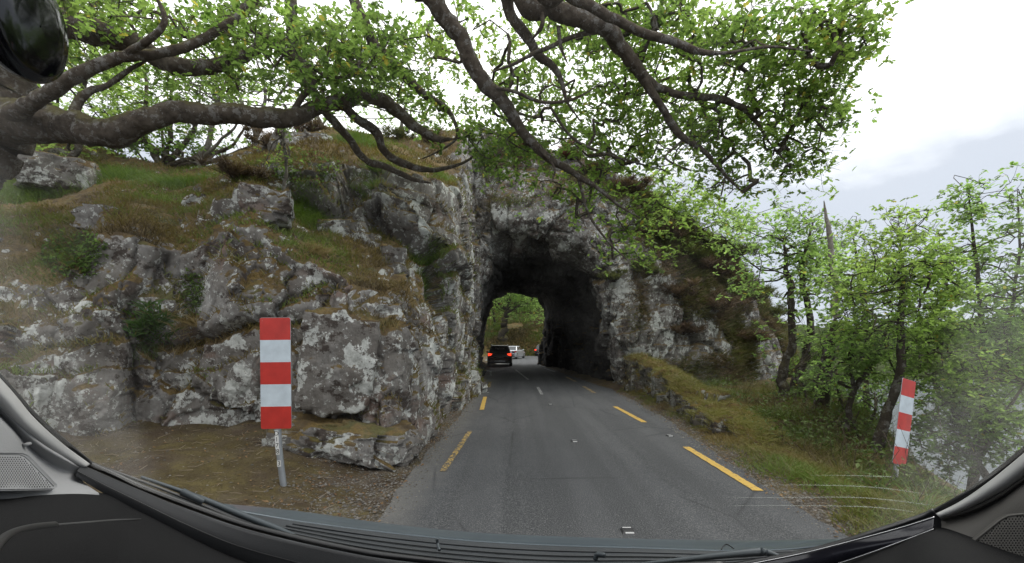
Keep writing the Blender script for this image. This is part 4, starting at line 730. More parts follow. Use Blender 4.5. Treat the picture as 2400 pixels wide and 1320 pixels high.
# pebbles and leaf litter
def pebbles(q, r, cols):
    m = len(q); T = np.array([(1, 0, 0), (0, 1, 0), (-1, 0, 0), (0, -1, 0), (0, 0, .7)]); S = r*(.5+rng.rand(m, 1, 3)); V = q[:, None]+T[None]*S; i = np.arange(m)[:, None]*5
    return V.reshape(-1, 3), np.concatenate([i+np.array([[0, 1, 4]]), i+np.array([[1, 2, 4]]), i+np.array([[2, 3, 4]]), i+np.array([[3, 0, 4]])]), np.repeat(cols, 5, 0)
q = np.concatenate([verge(9000, (-2.6, -1.0), (3.6, 13), lambda q: rng.rand(len(q)) < np.clip(1.6-np.abs(q[:, 0]+1.55)*1.4, 0, 1)), verge(1500, (-6, -1.5), (3.6, 6.4), lambda q: rng.rand(len(q)) < .5), verge(7000, (2.6, 3.6), (3, 15), lambda q: np.abs(q[:, 0]-road_r(q[:, 1])-.1) < .3)])
q[:, 2] = np.maximum(q[:, 2], .004+.0*q[:, 0]); t = rng.rand(len(q), 1); V, Fo, c = pebbles(q, .008+.012*rng.rand(len(q), 1, 1)**3, np.array([[.07, .062, .055]])*(1-t)+np.array([[.22, .205, .19]])*t)
tag(mk('gravel', V, Fo, m_grass, smooth=False, col=c), kind='stuff')
q = np.concatenate([verge(900, (2.6, 3.7), (3, 15), lambda q: q[:, 0] > road_r(q[:, 1])-.12), verge(900, (-2.4, -1.2), (3.6, 14), lambda q: q[:, 0] < 9), verge(300, (-6, -2), (3.6, 6.4), lambda q: q[:, 0] < 9)])
q[:, 2] = np.maximum(q[:, 2], .01)+.012; V, Fo, c = leaves(q, .04, 'd', ((.12, .06, .03), (.28, .18, .09)), up=.9)
k = verge(260, (-5.5, -1.6), (3.8, 6.2), lambda q: q[:, 0] < 9); k[:, 2] += .015; e = k+rng.normal(size=k.shape)*np.array([.09, .09, .015]); V2, F2 = twigs(k, e, .0035, .002); c = np.concatenate([c, np.tile((.26, .21, .16), (len(V2), 1))])
tag(mk('leaf_litter', np.concatenate([V, V2]), [Fo, F2+len(V)], m_grass, smooth=False, col=c), kind='stuff')
# ---------------------------------------------------------------- signs and studs
m_red = plain('red_reflective', (.42, .024, .016), .4, .5, 0, .16); m_white = plain('white_reflective', (.48, .545, .59), .4, .5, 0, .12); m_galv = plain('galvanised_steel', (.30, .32, .34), .5, .5, .6, .15)
m_blk = plain('black_plastic', (.02, .02, .022), .5, .4, 0, .1); m_plate = plain('white_label', (.62, .62, .60), .5, .4, 0, .06); m_ink = plain('black_ink', (.015, .015, .015), .6)
def text(name, txt, size, mat, parent, loc, rot=(R(90), 0, 0), ext=.0008):
    cu = bpy.data.curves.new(name, 'FONT'); cu.body = txt; cu.size = size; cu.extrude = ext; cu.align_x = 'CENTER'; cu.align_y = 'CENTER'
    o = bpy.data.objects.new(name, cu); scene.collection.objects.link(o); dg = bpy.context.evaluated_depsgraph_get(); me = bpy.data.meshes.new_from_object(o.evaluated_get(dg))
    bpy.data.objects.remove(o); o = bpy.data.objects.new(name, me); scene.collection.objects.link(o); me.materials.clear(); me.materials.append(mat); o.parent = parent; o.location = loc; o.rotation_euler = rot; return o
def rrect(w, h, r, y0, y1, z0):
    """rounded plate, centred in x, from z0 up"""
    pts = []
    for cx, cz, a0 in ((w/2-r, z0+h-r, 0), (-w/2+r, z0+h-r, 90), (-w/2+r, z0+r, 180), (w/2-r, z0+r, 270)):
        for a in np.linspace(a0, a0+90, 6): pts.append((cx+r*math.cos(R(a)), cz+r*math.sin(R(a))))
    n = len(pts); V = [(x, y0, z) for x, z in pts]+[(x, y1, z) for x, z in pts]
    return np.array(V), np.array([list(range(n))[::-1]]), np.array([[i, (i+1) % n, n+(i+1) % n, n+i] for i in range(n)]), np.array([[n+i for i in range(n)]])
def post(loc, w, h, zb, lean, yaw, label, chars, pr, pz, chh):
    r = tag(empty('marker_post', loc), label, 'road sign', 'striped hazard marker posts'); r.rotation_euler = (0, lean, yaw)
    mb = MB(); k = 12; zz = np.linspace(-.35, zb+h*.97, k); bend = pz*np.clip((zb-zz)/zb, 0, 1.3)**1.5
    mb.tube(np.stack([bend, np.full(k, .035), zz], -1), pr, 14); mb.build('post', m_galv)
    o = bpy.context.scene.collection.objects[-1]; o.parent = r
    mb = MB(); V, a, b, c = rrect(w+.004, h+.004, .018, .004, .010, zb-.002); mb.add(V, b); mb.F[len(a[0])] = [a, c]; mb.build('back_plate', m_galv).parent = r
    st = h/5
    for i in range(5):
        z0 = zb+i*st
        if i in (0, 4):
            V, a, b, c = rrect(w, st+(.02), .018, 0, .0035, z0-(.02 if i == 4 else 0)); mb = MB()
            V[:, 2] = np.clip(V[:, 2], z0, z0+st); mb.add(V, b); mb.F[len(a[0])] = [a, c]
        else: mb = MB(); mb.box((0, .0018, z0+st/2), (w, .0035, st))
        mb.build('red_band' if i % 2 == 0 else 'white_band', m_red if i % 2 == 0 else m_white, smooth=False).parent = r
    z = zb-.05
    for ch in chars:
        if ch != ' ':
            bx = float(np.interp(z, zz, bend)); p = MB(); p.box((bx, .035-pr-.002, z), (pr*1.15, .002, chh*1.02)); p.build('number_label', m_plate, smooth=False).parent = r
            text('number', ch, chh*1.05, m_ink, r, (bx, .035-pr-.0035, z))
        z -= chh
    return r
Yb = 4.62; xb = (644-VU)/F*Yb; zb_ = float(ground_z(xb, Yb)); s_ = F/Yb
post((xb+.02, Yb, zb_), 70/s_, 260/s_, (CAMH-(1005-VV)/s_)-zb_, R(-.6), R(2), 'upright red and white striped marker post in bare earth on the left, numbered D178 3', 'D178 3', .032, .05, .062)
Yb = 5.6; xb = (2104-VU)/F*Yb; zb_ = float(ground_z(xb, Yb)); s_ = F/Yb
post((xb, Yb, zb_), .30, 202/s_, (CAMH-(1089-VV)/s_)-zb_, R(12), R(24), 'leaning red and white striped marker post on the grass by the lake', 'C178 3', .024, .0, .045)
def stud(x, y, lab):
    r = tag(empty('road_stud', (x, y, road_z(x, y))), lab, 'road stud', 'reflective studs in the road'); mb = MB(); V = []
    mb.add([(-.06, -.06, 0), (.06, -.06, 0), (.06, .06, 0), (-.06, .06, 0), (-.045, -.035, .018), (.045, -.035, .018), (.045, .035, .018), (-.045, .035, .018)], [[4, 5, 6, 7], [0, 1, 5, 4], [1, 2, 6, 5], [2, 3, 7, 6], [3, 0, 4, 7]])
    mb.build('casing', m_blk, smooth=False).parent = r
    for q in (-1, 1): mb = MB(); mb.box((0, q*.052, .011), (.07, .008, .012)); mb.build('reflector', m_plate, smooth=False).parent = r
for x, y, l in ((.87, 11.7, 'centre-line stud, second from the viewer'), (.93, 7.24, 'centre-line stud in the middle of the road nearest but one to the bonnet'), (.93, 3.75, 'stud just showing over the bonnet edge'), (2.66, 7.8, 'stud between the two near yellow dashes on the right'), (-.97, 14.8, 'stud between the left yellow dashes')): stud(x, y, l)
# ---------------------------------------------------------------- cars ahead
def glassy(name, col, ro=.06): return plain(name, col, ro, .6, 0, .05)
m_cblk = plain('black_car_paint', (.012, .012, .02), .18, .6, .2, .05); m_csil = plain('silver_car_paint', (.42, .44, .47), .3, .5, .7, .05); m_cdk = plain('dark_car_paint', (.035, .03, .03), .22, .5, .2, .05)
m_glass = glassy('dark_car_glass', (.02, .025, .03)); m_tyre = plain('tyre_rubber', (.015, .015, .015), .85); m_rim = plain('alloy_rim', (.35, .35, .36), .35, .5, .8); m_chr = plain('bright_trim', (.55, .55, .56), .2, .5, .9)
s = M('lit_tail_lamp'); s.b.inputs['Emission Color'].default_value = (1, .06, .02, 1); s.b.inputs['Emission Strength'].default_value = 1.1; m_tail = s.set((.5, .02, .015), .3)
m_tail0 = plain('tail_lamp', (.25, .012, .015), .2, .6)
def car(loc, yaw, paint, label, lit, kind, sc=1., wr=None):
    r = tag(empty('car', loc), label, 'car', 'cars ahead beyond the tunnel'); r.rotation_euler = (0, 0, yaw); r.scale = (sc,)*3; W = 1.80; 
    suv = kind == 'hatch'; H = 1.50 if suv else 1.43; L_ = 4.3 if suv else 4.7
    # body as stations along the length: (y, half width low, z floor, z belt, half width belt)
    ys = [0, .06, .25, .8, 2., 3.2, L_-.5, L_-.12, L_]; zb = [.62, .92, .96, .95, .93, .90, .80, .70, .5]; hw = [.74, .84, .89, .9, .9, .9, .87, .80, .62]; zf = [.38, .25, .2, .2, .2, .2, .2, .25, .38]
    if not suv: zb[:4] = [.6, .93, .97, .96]
    G = []
    for y, b, h, f in zip(ys, zb, hw, zf):
        pr = [(0, f), (h*.9, f), (h*.99, f+.18), (h, (f+b)/2), (h*.97, b-.1), (h*.86, b), (0, b+.02)]
        G.append([(x, y, z) for x, z in pr]+[(-x, y, z) for x, z in pr[::-1][1:]])
    G = interp_grid(G, 40, 52); mb = MB(); mb.add(G.reshape(-1, 3), gfaces(40, 52)); m = np.arange(52); mb.F.setdefault(52, []).append(np.stack([m, 39*52+m[::-1]])); mb.build('body', paint).parent = r
    y0, y1, y2, y3 = (.08, .42, 2.5, 3.35) if suv else (.75, 1.45, 2.7, 3.6)
    def cab(f, inn, z0, z1): # trapezoid cabin
        a = [(-.80+inn, y0), (.80-inn, y0), (.80-inn, y3), (-.80+inn, y3)]; b = [(-.62+inn, y1), (.62-inn, y1), (.62-inn, y2), (-.62+inn, y2)]
        return np.array([(x, y, z0) for x, y in a]+[(x, y, z1) for x, y in b])
    mb = MB(); V = cab(0, 0, .90, H); mb.add(V, [[4, 5, 6, 7], [0, 1, 5, 4], [1, 2, 6, 5], [2, 3, 7, 6], [3, 0, 4, 7]]); o = mb.build('roof', paint); o.parent = r; bv = o.modifiers.new('b', 'BEVEL'); bv.width = .09; bv.segments = 4; 
    def pane(name, a, b, c, d, off): 
        P4 = np.array([a, b, c, d], float); n = np.cross(P4[1]-P4[0], P4[3]-P4[0]); n /= np.linalg.norm(n); P4 = P4+n*off; mb = MB(); mb.add(np.concatenate([P4, P4-n*.006]), [[0, 1, 2, 3], [7, 6, 5, 4], [0, 4, 5, 1], [1, 5, 6, 2], [2, 6, 7, 3], [3, 7, 4, 0]]); o = mb.build(name, m_glass, smooth=False); o.parent = r; return o
    f = lambda p, q, t: tuple(np.array(p)*(1-t)+np.array(q)*t)
    V = [tuple(v) for v in V]; rear = (f(V[0], V[4], .12), f(V[1], V[5], .12), f(V[1], V[5], .88), f(V[0], V[4], .88))
    pane('rear_window', *[tuple(np.array(p)*np.array([.9, 1, 1])) for p in rear], .01)
    for s1, (i, j) in ((1, (1, 2)), (-1, (3, 0))):
        a0, a1, b1, b0 = V[i], V[j], V[j+4], V[i+4]
        for t0, t1 in ((.08, .46), (.5, .93)):
            pane('side_window', f(f(a0, a1, t0), f(b0, b1, t0), .16), f(f(a0, a1, t1), f(b0, b1, t1), .16), f(f(a0, a1, t1), f(b0, b1, t1), .86), f(f(a0, a1, t0), f(b0, b1, t0), .86), .01)
    for sx in (-1, 1):
        mb = MB(); V_ = np.array([(.80, .0, .95), (.52, -.03, .90), (.60, -.04, .78), (.82, -.02, .74), (.87, .3, .80), (.87, .3, .90)]) if suv else np.array([(.84, .0, .9), (.42, -.03, .88), (.45, -.04, .72), (.82, -.02, .70), (.90, .3, .76), (.90, .3, .88)])
        V_ = V_*np.array([sx, 1, 1])+np.array([0, -.01, 0]); q = V_+np.array([0, .12, 0]); mb.add(np.concatenate([V_, q]), [[0, 1, 2, 3], [0, 3, 4, 5], [6, 7, 1, 0], [2, 1, 7, 8], [3, 2, 8, 9]]); mb.build('tail_lamp', m_tail if lit else m_tail0, smooth=False).parent = r
        mb = MB(); mb.box((sx*.98, 2.75 if suv else 3.0, .98), (.2, .12, .14)); o = mb.build('wing_mirror', paint); o.parent = r; o.modifiers.new('b', 'BEVEL').width = .03
        if suv: mb = MB(); mb.tube([(sx*.58, .6, H+.0), (sx*.58, .7, H+.045), (sx*.58, 2.2, H+.045), (sx*.58, 2.35, H)], .016, 6); mb.build('roof_rail', m_chr).parent = r
        for y in (.75, L_-.85):
            w = empty('wheel', (sx*.80, y, .32)); w.parent = r
            mb = MB(); t = np.linspace(0, 2*math.pi, 25)[:-1]
            prof = [(-.1, .20), (-.11, .27), (-.1, .315), (0, .325), (.1, .315), (.11, .27), (.1, .20)]; Vw = np.array([[(px, pr_*math.cos(a), pr_*math.sin(a)) for a in t] for px, pr_ in prof]); i = np.arange(6)[:, None]*24+np.arange(24)[None]; j = np.arange(6)[:, None]*24+(np.arange(24)[None]+1) % 24
            mb.add(Vw.reshape(-1, 3), np.stack([i, j, j+24, i+24], -1).reshape(-1, 4)); mb.build('tyre', m_tyre).parent = w
            mb = MB(); mb.tube([(sx*.06, 0, 0), (sx*.085, 0, 0)], .20, 20); 
            for k in range(5): mb.box((sx*.09, .10*math.cos(k*1.2566), .10*math.sin(k*1.2566)), (.02, .18, .05), R3=[[1, 0, 0], [0, math.cos(k*1.2566), -math.sin(k*1.2566)], [0, math.sin(k*1.2566), math.cos(k*1.2566)]])
            mb.build('rim', m_rim, smooth=False).parent = w
    mb = MB(); mb.box((0, -.02, .66 if suv else .62), (.52, .02, .11)); mb.build('number_plate', plain('plate_grey', (.30, .28, .26) if suv else (.5, .5, .5), .5), smooth=False).parent = r
    mb = MB(); mb.box((0, -.015, .36), (1.3, .05, .14)); mb.build('lower_bumper', m_blk, smooth=False).parent = r
    if suv: mb = MB(); mb.box((0, -.05, .385), (.75, .02, .05)); mb.build('bumper_trim', m_chr, smooth=False).parent = r
    else: mb = MB(); mb.box((0, -.035, .84), (.6, .02, .04)); mb.build('boot_trim', m_chr, smooth=False).parent = r
    if wr:
        a = math.atan2(H-.9, y1-y0); text('rear_window_lettering', wr, .2, m_plate, r, (0, y0+(y1-y0)*.64-.022, .90+(H-.9)*.66), (a, 0, 0), .002)
    return r
cx, cy = (1171-VU)/F*32.6, 32.6
car((cx, cy, .02), R(1), m_cblk, 'black hatchback with glowing tail lamps and white lettering on its rear window', True, 'hatch', 1.02, 'Taytone')
car(((1190-VU)/F*49, 49, .02), R(-15), m_csil, 'silver saloon car turning right just beyond the tunnel, half hidden by the black car', False, 'saloon', 1.0)
car(((1266-VU)/F*62, 62, .02), R(-22), m_cdk, 'dark car half hidden by the right tunnel wall, furthest ahead', True, 'hatch', 1.0)
# ---------------------------------------------------------------- the car the view is taken from
own = tag(empty('car', (0, .9, .9)), 'car the view is taken from, with pale pillars, black dashboard and grey bonnet', 'car')
m_trim = plain('grey_trim', (.27, .272, .275), .7, .3, 0, .03, .15, 400); m_cream = plain('cream_trim', (.42, .42, .41), .65, .3, 0, .03, .1, 400); m_char = plain('charcoal_trim', (.032, .033, .035), .7, .3, 0, .08, .2, 600)
m_dash = plain('black_dashboard', (.009, .009, .0095), .8, .12, 0, .1, .3, 500); m_seal = plain('black_seal', (.008, .008, .009), .35, .5); m_gloss = plain('gloss_black_trim', (.014, .014, .02), .16, .6)
m_bon = plain('grey_blue_bonnet', (.075, .095, .11), .3, .5, .3, .05); m_cowl = plain('cowl_plastic', (.03, .034, .038), .55, .4, 0, .1, .2, 300); m_wip = plain('wiper_metal', (.045, .055, .062), .45, .4, .2, .08)
s = M('windscreen_glass'); t = s.n('BsdfTransparent'); t.inputs[0].default_value = (.97, .98, .975, 1); g = s.n('BsdfGlossy'); g.inputs['Roughness'].default_value = .02; fr = s.n('Fresnel'); fr.inputs[0].default_value = 1.45
x = s.n('MixShader'); s.l(s.math('MULTIPLY', fr.outputs[0], .8), x.inputs[0]); s.l(t.outputs[0], x.inputs[1]); s.l(g.outputs[0], x.inputs[2])
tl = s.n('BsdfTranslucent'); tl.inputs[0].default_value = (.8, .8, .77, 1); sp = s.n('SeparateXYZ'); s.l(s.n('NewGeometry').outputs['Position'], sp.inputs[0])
f = s.math('ADD', s.math('MULTIPLY', s.math('ABSOLUTE', sp.outputs[0]), 1.), s.math('MULTIPLY', s.noise(5, 6, .6), .12)); f = s.math('MULTIPLY', s.ramp(f, (.83, .0), (.90, 1.)), s.ramp(s.noise(14, 6, .7), (.3, .03), (.7, .09)))  # dusty haze at the edges, painted to suggest ghost reflections of the pillars
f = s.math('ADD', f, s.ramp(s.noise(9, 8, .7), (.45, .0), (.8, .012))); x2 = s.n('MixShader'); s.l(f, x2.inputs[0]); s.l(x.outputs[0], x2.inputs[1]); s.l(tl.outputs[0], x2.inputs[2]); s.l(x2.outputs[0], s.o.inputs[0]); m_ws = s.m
def loft(name, rows, mat, n=12, m=60, th=.006, parent=own, n_exact=False, pre=None, app=None):
    k = max(len(r) for r in rows)+bool(pre)+bool(app); rr = []
    for i_, r in enumerate(rows):
        w = PA(np.array(r, float))
        for q, at in ((pre, 0), (app, -1)):   # carry the part on, out of view, to the roof or along the door
            if q:
                dz = q[i_] if isinstance(q, (list, tuple)) else q; sx = -1 if at == 0 else 1; e_ = np.array([sx*.985, .30 if dz > .05 else .12, w[at, 2]+dz])
                w = np.concatenate([[e_], w]) if at == 0 else np.concatenate([w, [e_]])

        if len(w) != k: w = np.stack([np.interp(np.linspace(0, 1, k), np.linspace(0, 1, len(w)), w[:, i]) for i in range(3)], -1)
        rr.append(w)
    G = interp_grid(np.array(rr), n, m) if not n_exact else np.array(rr)
    o = mk(name, local(G.reshape(-1, 3), own), gfaces(G.shape[0], G.shape[1]), mat, parent); q = o.modifiers.new('s', 'SOLIDIFY'); q.thickness = th; q.offset = 0
    return o, G
def rod(name, pts, rpx, mat, n=8, k=50, parent=own, sq=None):
    a = np.array(pts, float); p = dense(PA(a), k); r = np.broadcast_to(np.asarray(rpx, float), (len(pts),))/F*a[:, 2]; mb = MB(); mb.tube(p, np.interp(np.linspace(0, 1, k), np.linspace(0, 1, len(pts)), r), n)
    return mb.build(name, mat, parent if parent is own else own)
# left pillar and trim
pil = loft('pillar_strip', [[(-420, 460, .64), (-200, 690, .72), (0, 893, .80), (75, 980, .85), (140, 1038, .90), (208, 1089, .955)], [(-420, 490, .62), (-200, 710, .70), (-10, 912, .78), (60, 993, .83), (128, 1050, .89), (200, 1094, .945)], [(-420, 530, .62), (-200, 745, .70), (-10, 935, .79), (48, 1002, .835), (115, 1058, .892), (190, 1092, .945)]], m_cream, 10, 60, pre=.30)[0]
rod('pillar_seal', [(-420, 450, .645), (-200, 678, .73), (0, 884, .81), (80, 972, .86), (140, 1026, .905), (212, 1086, .96)], 5, m_seal)
LP = [[(-350, 610, .64), (-10, 940, .79), (80, 1030, .85), (150, 1075, .90), (192, 1097, .945)], [(-350, 640, .655), (-10, 968, .805), (70, 1050, .86), (140, 1095, .91), (186, 1112, .945)], [(-350, 675, .62), (-8, 985, .775), (60, 1062, .84), (130, 1112, .895), (188, 1124, .94)],
      [(-350, 720, .60), (-4, 1010, .765), (60, 1078, .83), (130, 1125, .885), (196, 1136, .935)], [(-350, 900, .58), (0, 1090, .755), (60, 1120, .81), (140, 1144, .87), (216, 1150, .93)], [(-350, 1130, .57), (0, 1172, .745), (70, 1167, .80), (150, 1163, .86), (230, 1160, .925)], [(-350, 1150, .60), (0, 1182, .78), (70, 1176, .83), (150, 1172, .88), (232, 1166, .945)]]
_, GP = loft('pillar_trim', LP, m_trim, 60, 100, pre=[.3, .3, .3, .3, .02, 0.01, 0.01])
def grille(pts, lab, mtr, px=6.0, py=4.6, Yf=None, dd=.004):
    pts = np.array(pts, float); a = np.array([(u, v, Yf(u, v)) for u, v in pts]); W_ = PA(a); mb = MB(); n = len(W_); nn = np.array([0, .006, 0])
    mb.add(np.concatenate([W_, W_+nn]), [[i, (i+1) % n, n+(i+1) % n, n+i] for i in range(n)]); mb.F[n] = [np.array([list(range(n))])]
    g_ = mb.build('speaker_grille', mtr, own, smooth=False)
    if lab: g_['label'] = lab
    cl = np.concatenate([a, a[:1]]); q = PA(cl); q[:, 1] -= .001; mb = MB(); mb.tube(q, .0018, 6, False); f_ = mb.build('rim', mtr, own); f_.parent = g_
    f_.matrix_parent_inverse.identity()
    # perforations
    us = np.arange(pts[:, 0].min(), pts[:, 0].max(), px); vs = np.arange(pts[:, 1].min(), pts[:, 1].max(), py); H_ = []
    for j, v in enumerate(vs):
        for u in us+(px/2 if j % 2 else 0):
            ins = True
            d_ = 1e9
            for i in range(n):
                x0, y0 = pts[i]; x1, y1 = pts[(i+1) % n]; s2 = (x1-x0)*(v-y0)-(y1-y0)*(u-x0); d_ = min(d_, s2/math.hypot(x1-x0, y1-y0))
            if d_ > 5: H_.append((u, v, Yf(u, v)-dd))
    H_ = np.array(H_); c = PA(H_); rr = px*.28/F*H_[:, 2]; t = np.arange(6)*math.pi/3; V = c[:, None]+rr[:, None, None]*np.stack([np.cos(t), 0*t, np.sin(t)], -1)[None]
    o = mk('perforations', local(V.reshape(-1, 3), own), np.arange(len(c)*6).reshape(-1, 6), m_ink, None, smooth=False); o.parent = g_
def yplane(G, dy):
    Gf = G.reshape(-1, 3)[::3]; uu, vv = uv_of(Gf)
    def f(u, v):
        k = ((uu-u)**2+(vv-v)**2).argsort()[:4]; return float(Gf[k, 1].mean())-dy
    return f
A_ = yplane(GP, .012); cA = np.linalg.lstsq(np.array([[u, v, 1] for u, v in ((-30, 1070), (40, 1075), (110, 1135), (0, 1140))]), np.array([A_(u, v) for u, v in ((-30, 1070), (40, 1075), (110, 1135), (0, 1140))]), rcond=None)[0]
grille([(-60, 1063), (44, 1064), (58, 1069), (68, 1078), (126, 1138), (127, 1144), (120, 1148), (-60, 1150)], 'perforated grey speaker grille in the left pillar trim', m_trim, Yf=lambda u, v: float(cA[0]*u+cA[1]*v+cA[2])-.014, dd=.010)
mb = MB(); c0 = P(70, 1040, .84); mb.tube([c0, c0+np.array([.002, -.012, 0])], .0035, 10); mb.build('trim_clip', m_trim, own)
# lower windscreen trim, left (charcoal) and right (gloss)
T0 = [(188, 1091, .945), (260, 1122, .975), (333, 1153, 1.0), (467, 1207, 1.04), (600, 1250, 1.07), (800, 1294, 1.1), (950, 1318, 1.1), (1200, 1345, 1.1)]
T1 = [(180, 1104, .925), (250, 1140, .955), (325, 1176, .98), (455, 1238, 1.02), (580, 1287, 1.05), (770, 1335, 1.08), (950, 1365, 1.08), (1200, 1390, 1.08)]
T2 = [(176, 1116, .92), (240, 1153, .95), (312, 1192, .975), (435, 1258, 1.015), (550, 1308, 1.045), (740, 1365, 1.07), (950, 1400, 1.07), (1200, 1420, 1.07)]
loft('windscreen_trim', [T0, T1, T2], m_char, 10, 90); rod('trim_seam', [(u, v, Y-.004) for u, v, Y in T1], .9, m_seal, 6)
rod('windscreen_seal', [(200, 1084, .965), (265, 1112, .985), (333, 1143, 1.01), (467, 1194, 1.05), (600, 1238, 1.08), (800, 1284, 1.11), (950, 1308, 1.115), (1250, 1338, 1.12), (1500, 1330, 1.11), (1700, 1322, 1.1)], 7.5, m_seal)
rod('windscreen_seal', [(1600, 1345, 1.12), (1780, 1316, 1.1), (1900, 1292, 1.07), (2000, 1264, 1.03), (2100, 1232, .99), (2160, 1212, .97), (2190, 1198, .955)], 7, m_seal)
R0 = [(1560, 1350, 1.09), (1700, 1332, 1.07), (1850, 1304, 1.04), (1950, 1280, 1.01), (2100, 1240, .965), (2190, 1212, .935)]
R1 = [(1620, 1362, 1.07), (1750, 1344, 1.05), (1900, 1318, 1.015), (1990, 1294, .99), (2110, 1258, .95), (2190, 1229, .925)]
R2 = [(1650, 1378, 1.06), (1800, 1358, 1.04), (1930, 1330, 1.01), (2010, 1306, .985), (2115, 1268, .945), (2188, 1240, .92)]
loft('gloss_trim', [R0, R1, R2], m_gloss, 8, 60)
rod('trim_edge', [(u, v, Y-.004) for u, v, Y in R0], 1.3, m_chr, 6); rod('trim_edge', [(u, v, Y-.004) for u, v, Y in R2], .9, m_chr, 6)
# right pillar
loft('pillar_strip', [[(2196, 1207, .945), (2250, 1180, .915), (2310, 1140, .88), (2400, 1068, .83), (2750, 770, .66)], [(2200, 1209, .93), (2255, 1186, .9), (2315, 1152, .865), (2400, 1090, .815), (2750, 800, .64)], [(2202, 1212, .935), (2262, 1191, .905), (2325, 1160, .87), (2400, 1110, .825), (2750, 830, .65)]], m_cream, 10, 60, app=.3)
rod('pillar_seal', [(2180, 1205, .965), (2235, 1176, .93), (2300, 1134, .895), (2400, 1056, .845), (2750, 755, .67)], 6.5, m_seal)
_, GR_ = loft('pillar_trim', [[(2206, 1213, .935), (2270, 1195, .90), (2330, 1166, .865), (2400, 1118, .825), (2750, 850, .66)], [(2208, 1222, .945), (2275, 1206, .91), (2335, 1178, .875), (2400, 1135, .835), (2750, 870, .67)], [(2208, 1244, .925), (2285, 1226, .88), (2340, 1202, .845), (2400, 1162, .805), (2750, 900, .64)],
   [(2190, 1272, .92), (2270, 1252, .875), (2340, 1232, .835), (2400, 1205, .795), (2750, 1050, .62)], [(2150, 1302, .915), (2250, 1300, .87), (2340, 1300, .83), (2400, 1296, .79), (2750, 1280, .61)], [(2130, 1330, .93), (2250, 1350, .87), (2340, 1365, .82), (2400, 1370, .78), (2750, 1390, .6)]], plain('shaded_grey_trim', (.10, .095, .088), .75, .3, 0, .04, .15, 400), 50, 80, app=[.3, .3, .3, .02, .01, .01])  # darker copy of the left grey trim, the dimmer side's shade in its colour
A_ = yplane(GR_, .0); pp = ((2300, 1270), (2350, 1230), (2400, 1215), (2400, 1300), (2330, 1300)); cB = np.linalg.lstsq(np.array([[u, v, 1] for u, v in pp]), np.array([A_(u, v) for u, v in pp]), rcond=None)[0]
grille([(2272, 1286), (2276, 1276), (2290, 1262), (2345, 1218), (2362, 1209), (2385, 1206), (2470, 1200), (2470, 1330), (2380, 1318), (2290, 1296)], 'perforated shade-darkened grey speaker grille in the right pillar trim', plain('shaded_grey_grille', (.12, .115, .105), .7), 7.5, 5.6, Yf=lambda u, v: float(cB[0]*u+cB[1]*v+cB[2])-.016)  # grille grey also darkened to stand for shade on this side
# dashboard
D0 = [(-420, 1152, .60), (-200, 1165, .68), (0, 1172, .75), (230, 1158, .94), (330, 1200, .99), (560, 1312, 1.05), (800, 1370, 1.08), (1200, 1420, 1.08), (1600, 1400, 1.07), (1900, 1345, 1.03), (2080, 1285, .97), (2200, 1240, .93), (2420, 1300, .8), (2750, 1380, .62)]
def drow(dv, dY): return [(u, v+dv, Y-dY) for u, v, Y in D0]
loft('corner_cap', [[(2178, 1196, .96), (2196, 1196, .96), (2222, 1192, .95)], [(2178, 1230, .965), (2196, 1230, .96), (2222, 1226, .95)], [(2170, 1262, .96), (2196, 1262, .955), (2230, 1258, .94)]], m_seal, 8, 8)
_, GD = loft('dashboard', [drow(0, 0), drow(18, .05), drow(50, .13), drow(90, .2), drow(150, .26), drow(260, .31), drow(420, .33)], m_dash, 50, 170, pre=.01, app=.01)
Gd = GD.reshape(-1, 3); du, dv_ = uv_of(Gd)
def on_dash(pts, off=.007):
    o_ = []
    for u, v in pts:
        k = ((du-u)**2+(dv_-v)**2).argsort()[:6]; o_.append((u, v, float(Gd[k, 1].mean())-off))
    return o_
rod('dashboard_ridge', on_dash([(125, 1232), (200, 1226), (270, 1220), (330, 1217)]), [4, 4, 3, 1], plain('ridge_trim', (.05, .05, .05), .6), 8)
rod('tray_edge', on_dash([(70, 1258), (160, 1240), (255, 1231), (330, 1252), (400, 1285), (460, 1325)], .003), [1.5, 1.5, 1.2, 1, .8, .6], plain('tray_trim', (.035, .035, .036), .7), 8)
rod('air_vent_ring', on_dash([(-30, 1330), (-12, 1285), (20, 1255), (70, 1240), (124, 1234)], .008), 11, plain('vent_black', (.022, .022, .022), .45), 14)
rod('air_vent_chrome', on_dash([(-36, 1310), (-14, 1274), (20, 1247), (70, 1232), (122, 1226)], .017), 1.5, m_chr, 8)
# bonnet, cowl, wipers
B0 = [(545, 1194, 1.33), (700, 1214, 1.42), (900, 1240, 1.50), (1100, 1260, 1.52), (1300, 1271, 1.54), (1500, 1277, 1.52), (1700, 1283, 1.50), (1840, 1280, 1.45), (1965, 1272, 1.38)]
B1 = [(512, 1182, 1.46), (700, 1200, 1.60), (900, 1228, 1.70), (1100, 1249, 1.75), (1300, 1259, 1.78), (1500, 1265, 1.76), (1700, 1268, 1.70), (1840, 1268, 1.6), (1972, 1266, 1.48)]
B2 = [(u-(u-1212)*.02, v+14, Y+.30) for u, v, Y in B1]; B3 = [(u-(u-1212)*.1, v+60, Y+.62) for u, v, Y in B1]
B0 = [(u, v+(9 if 600 < u < 1900 else 3), Y-.02) for u, v, Y in B0]
loft('bonnet', [B0, [(u, v-7, Y+.05) for u, v, Y in B0], B1, B2, B3], m_bon, 30, 90)
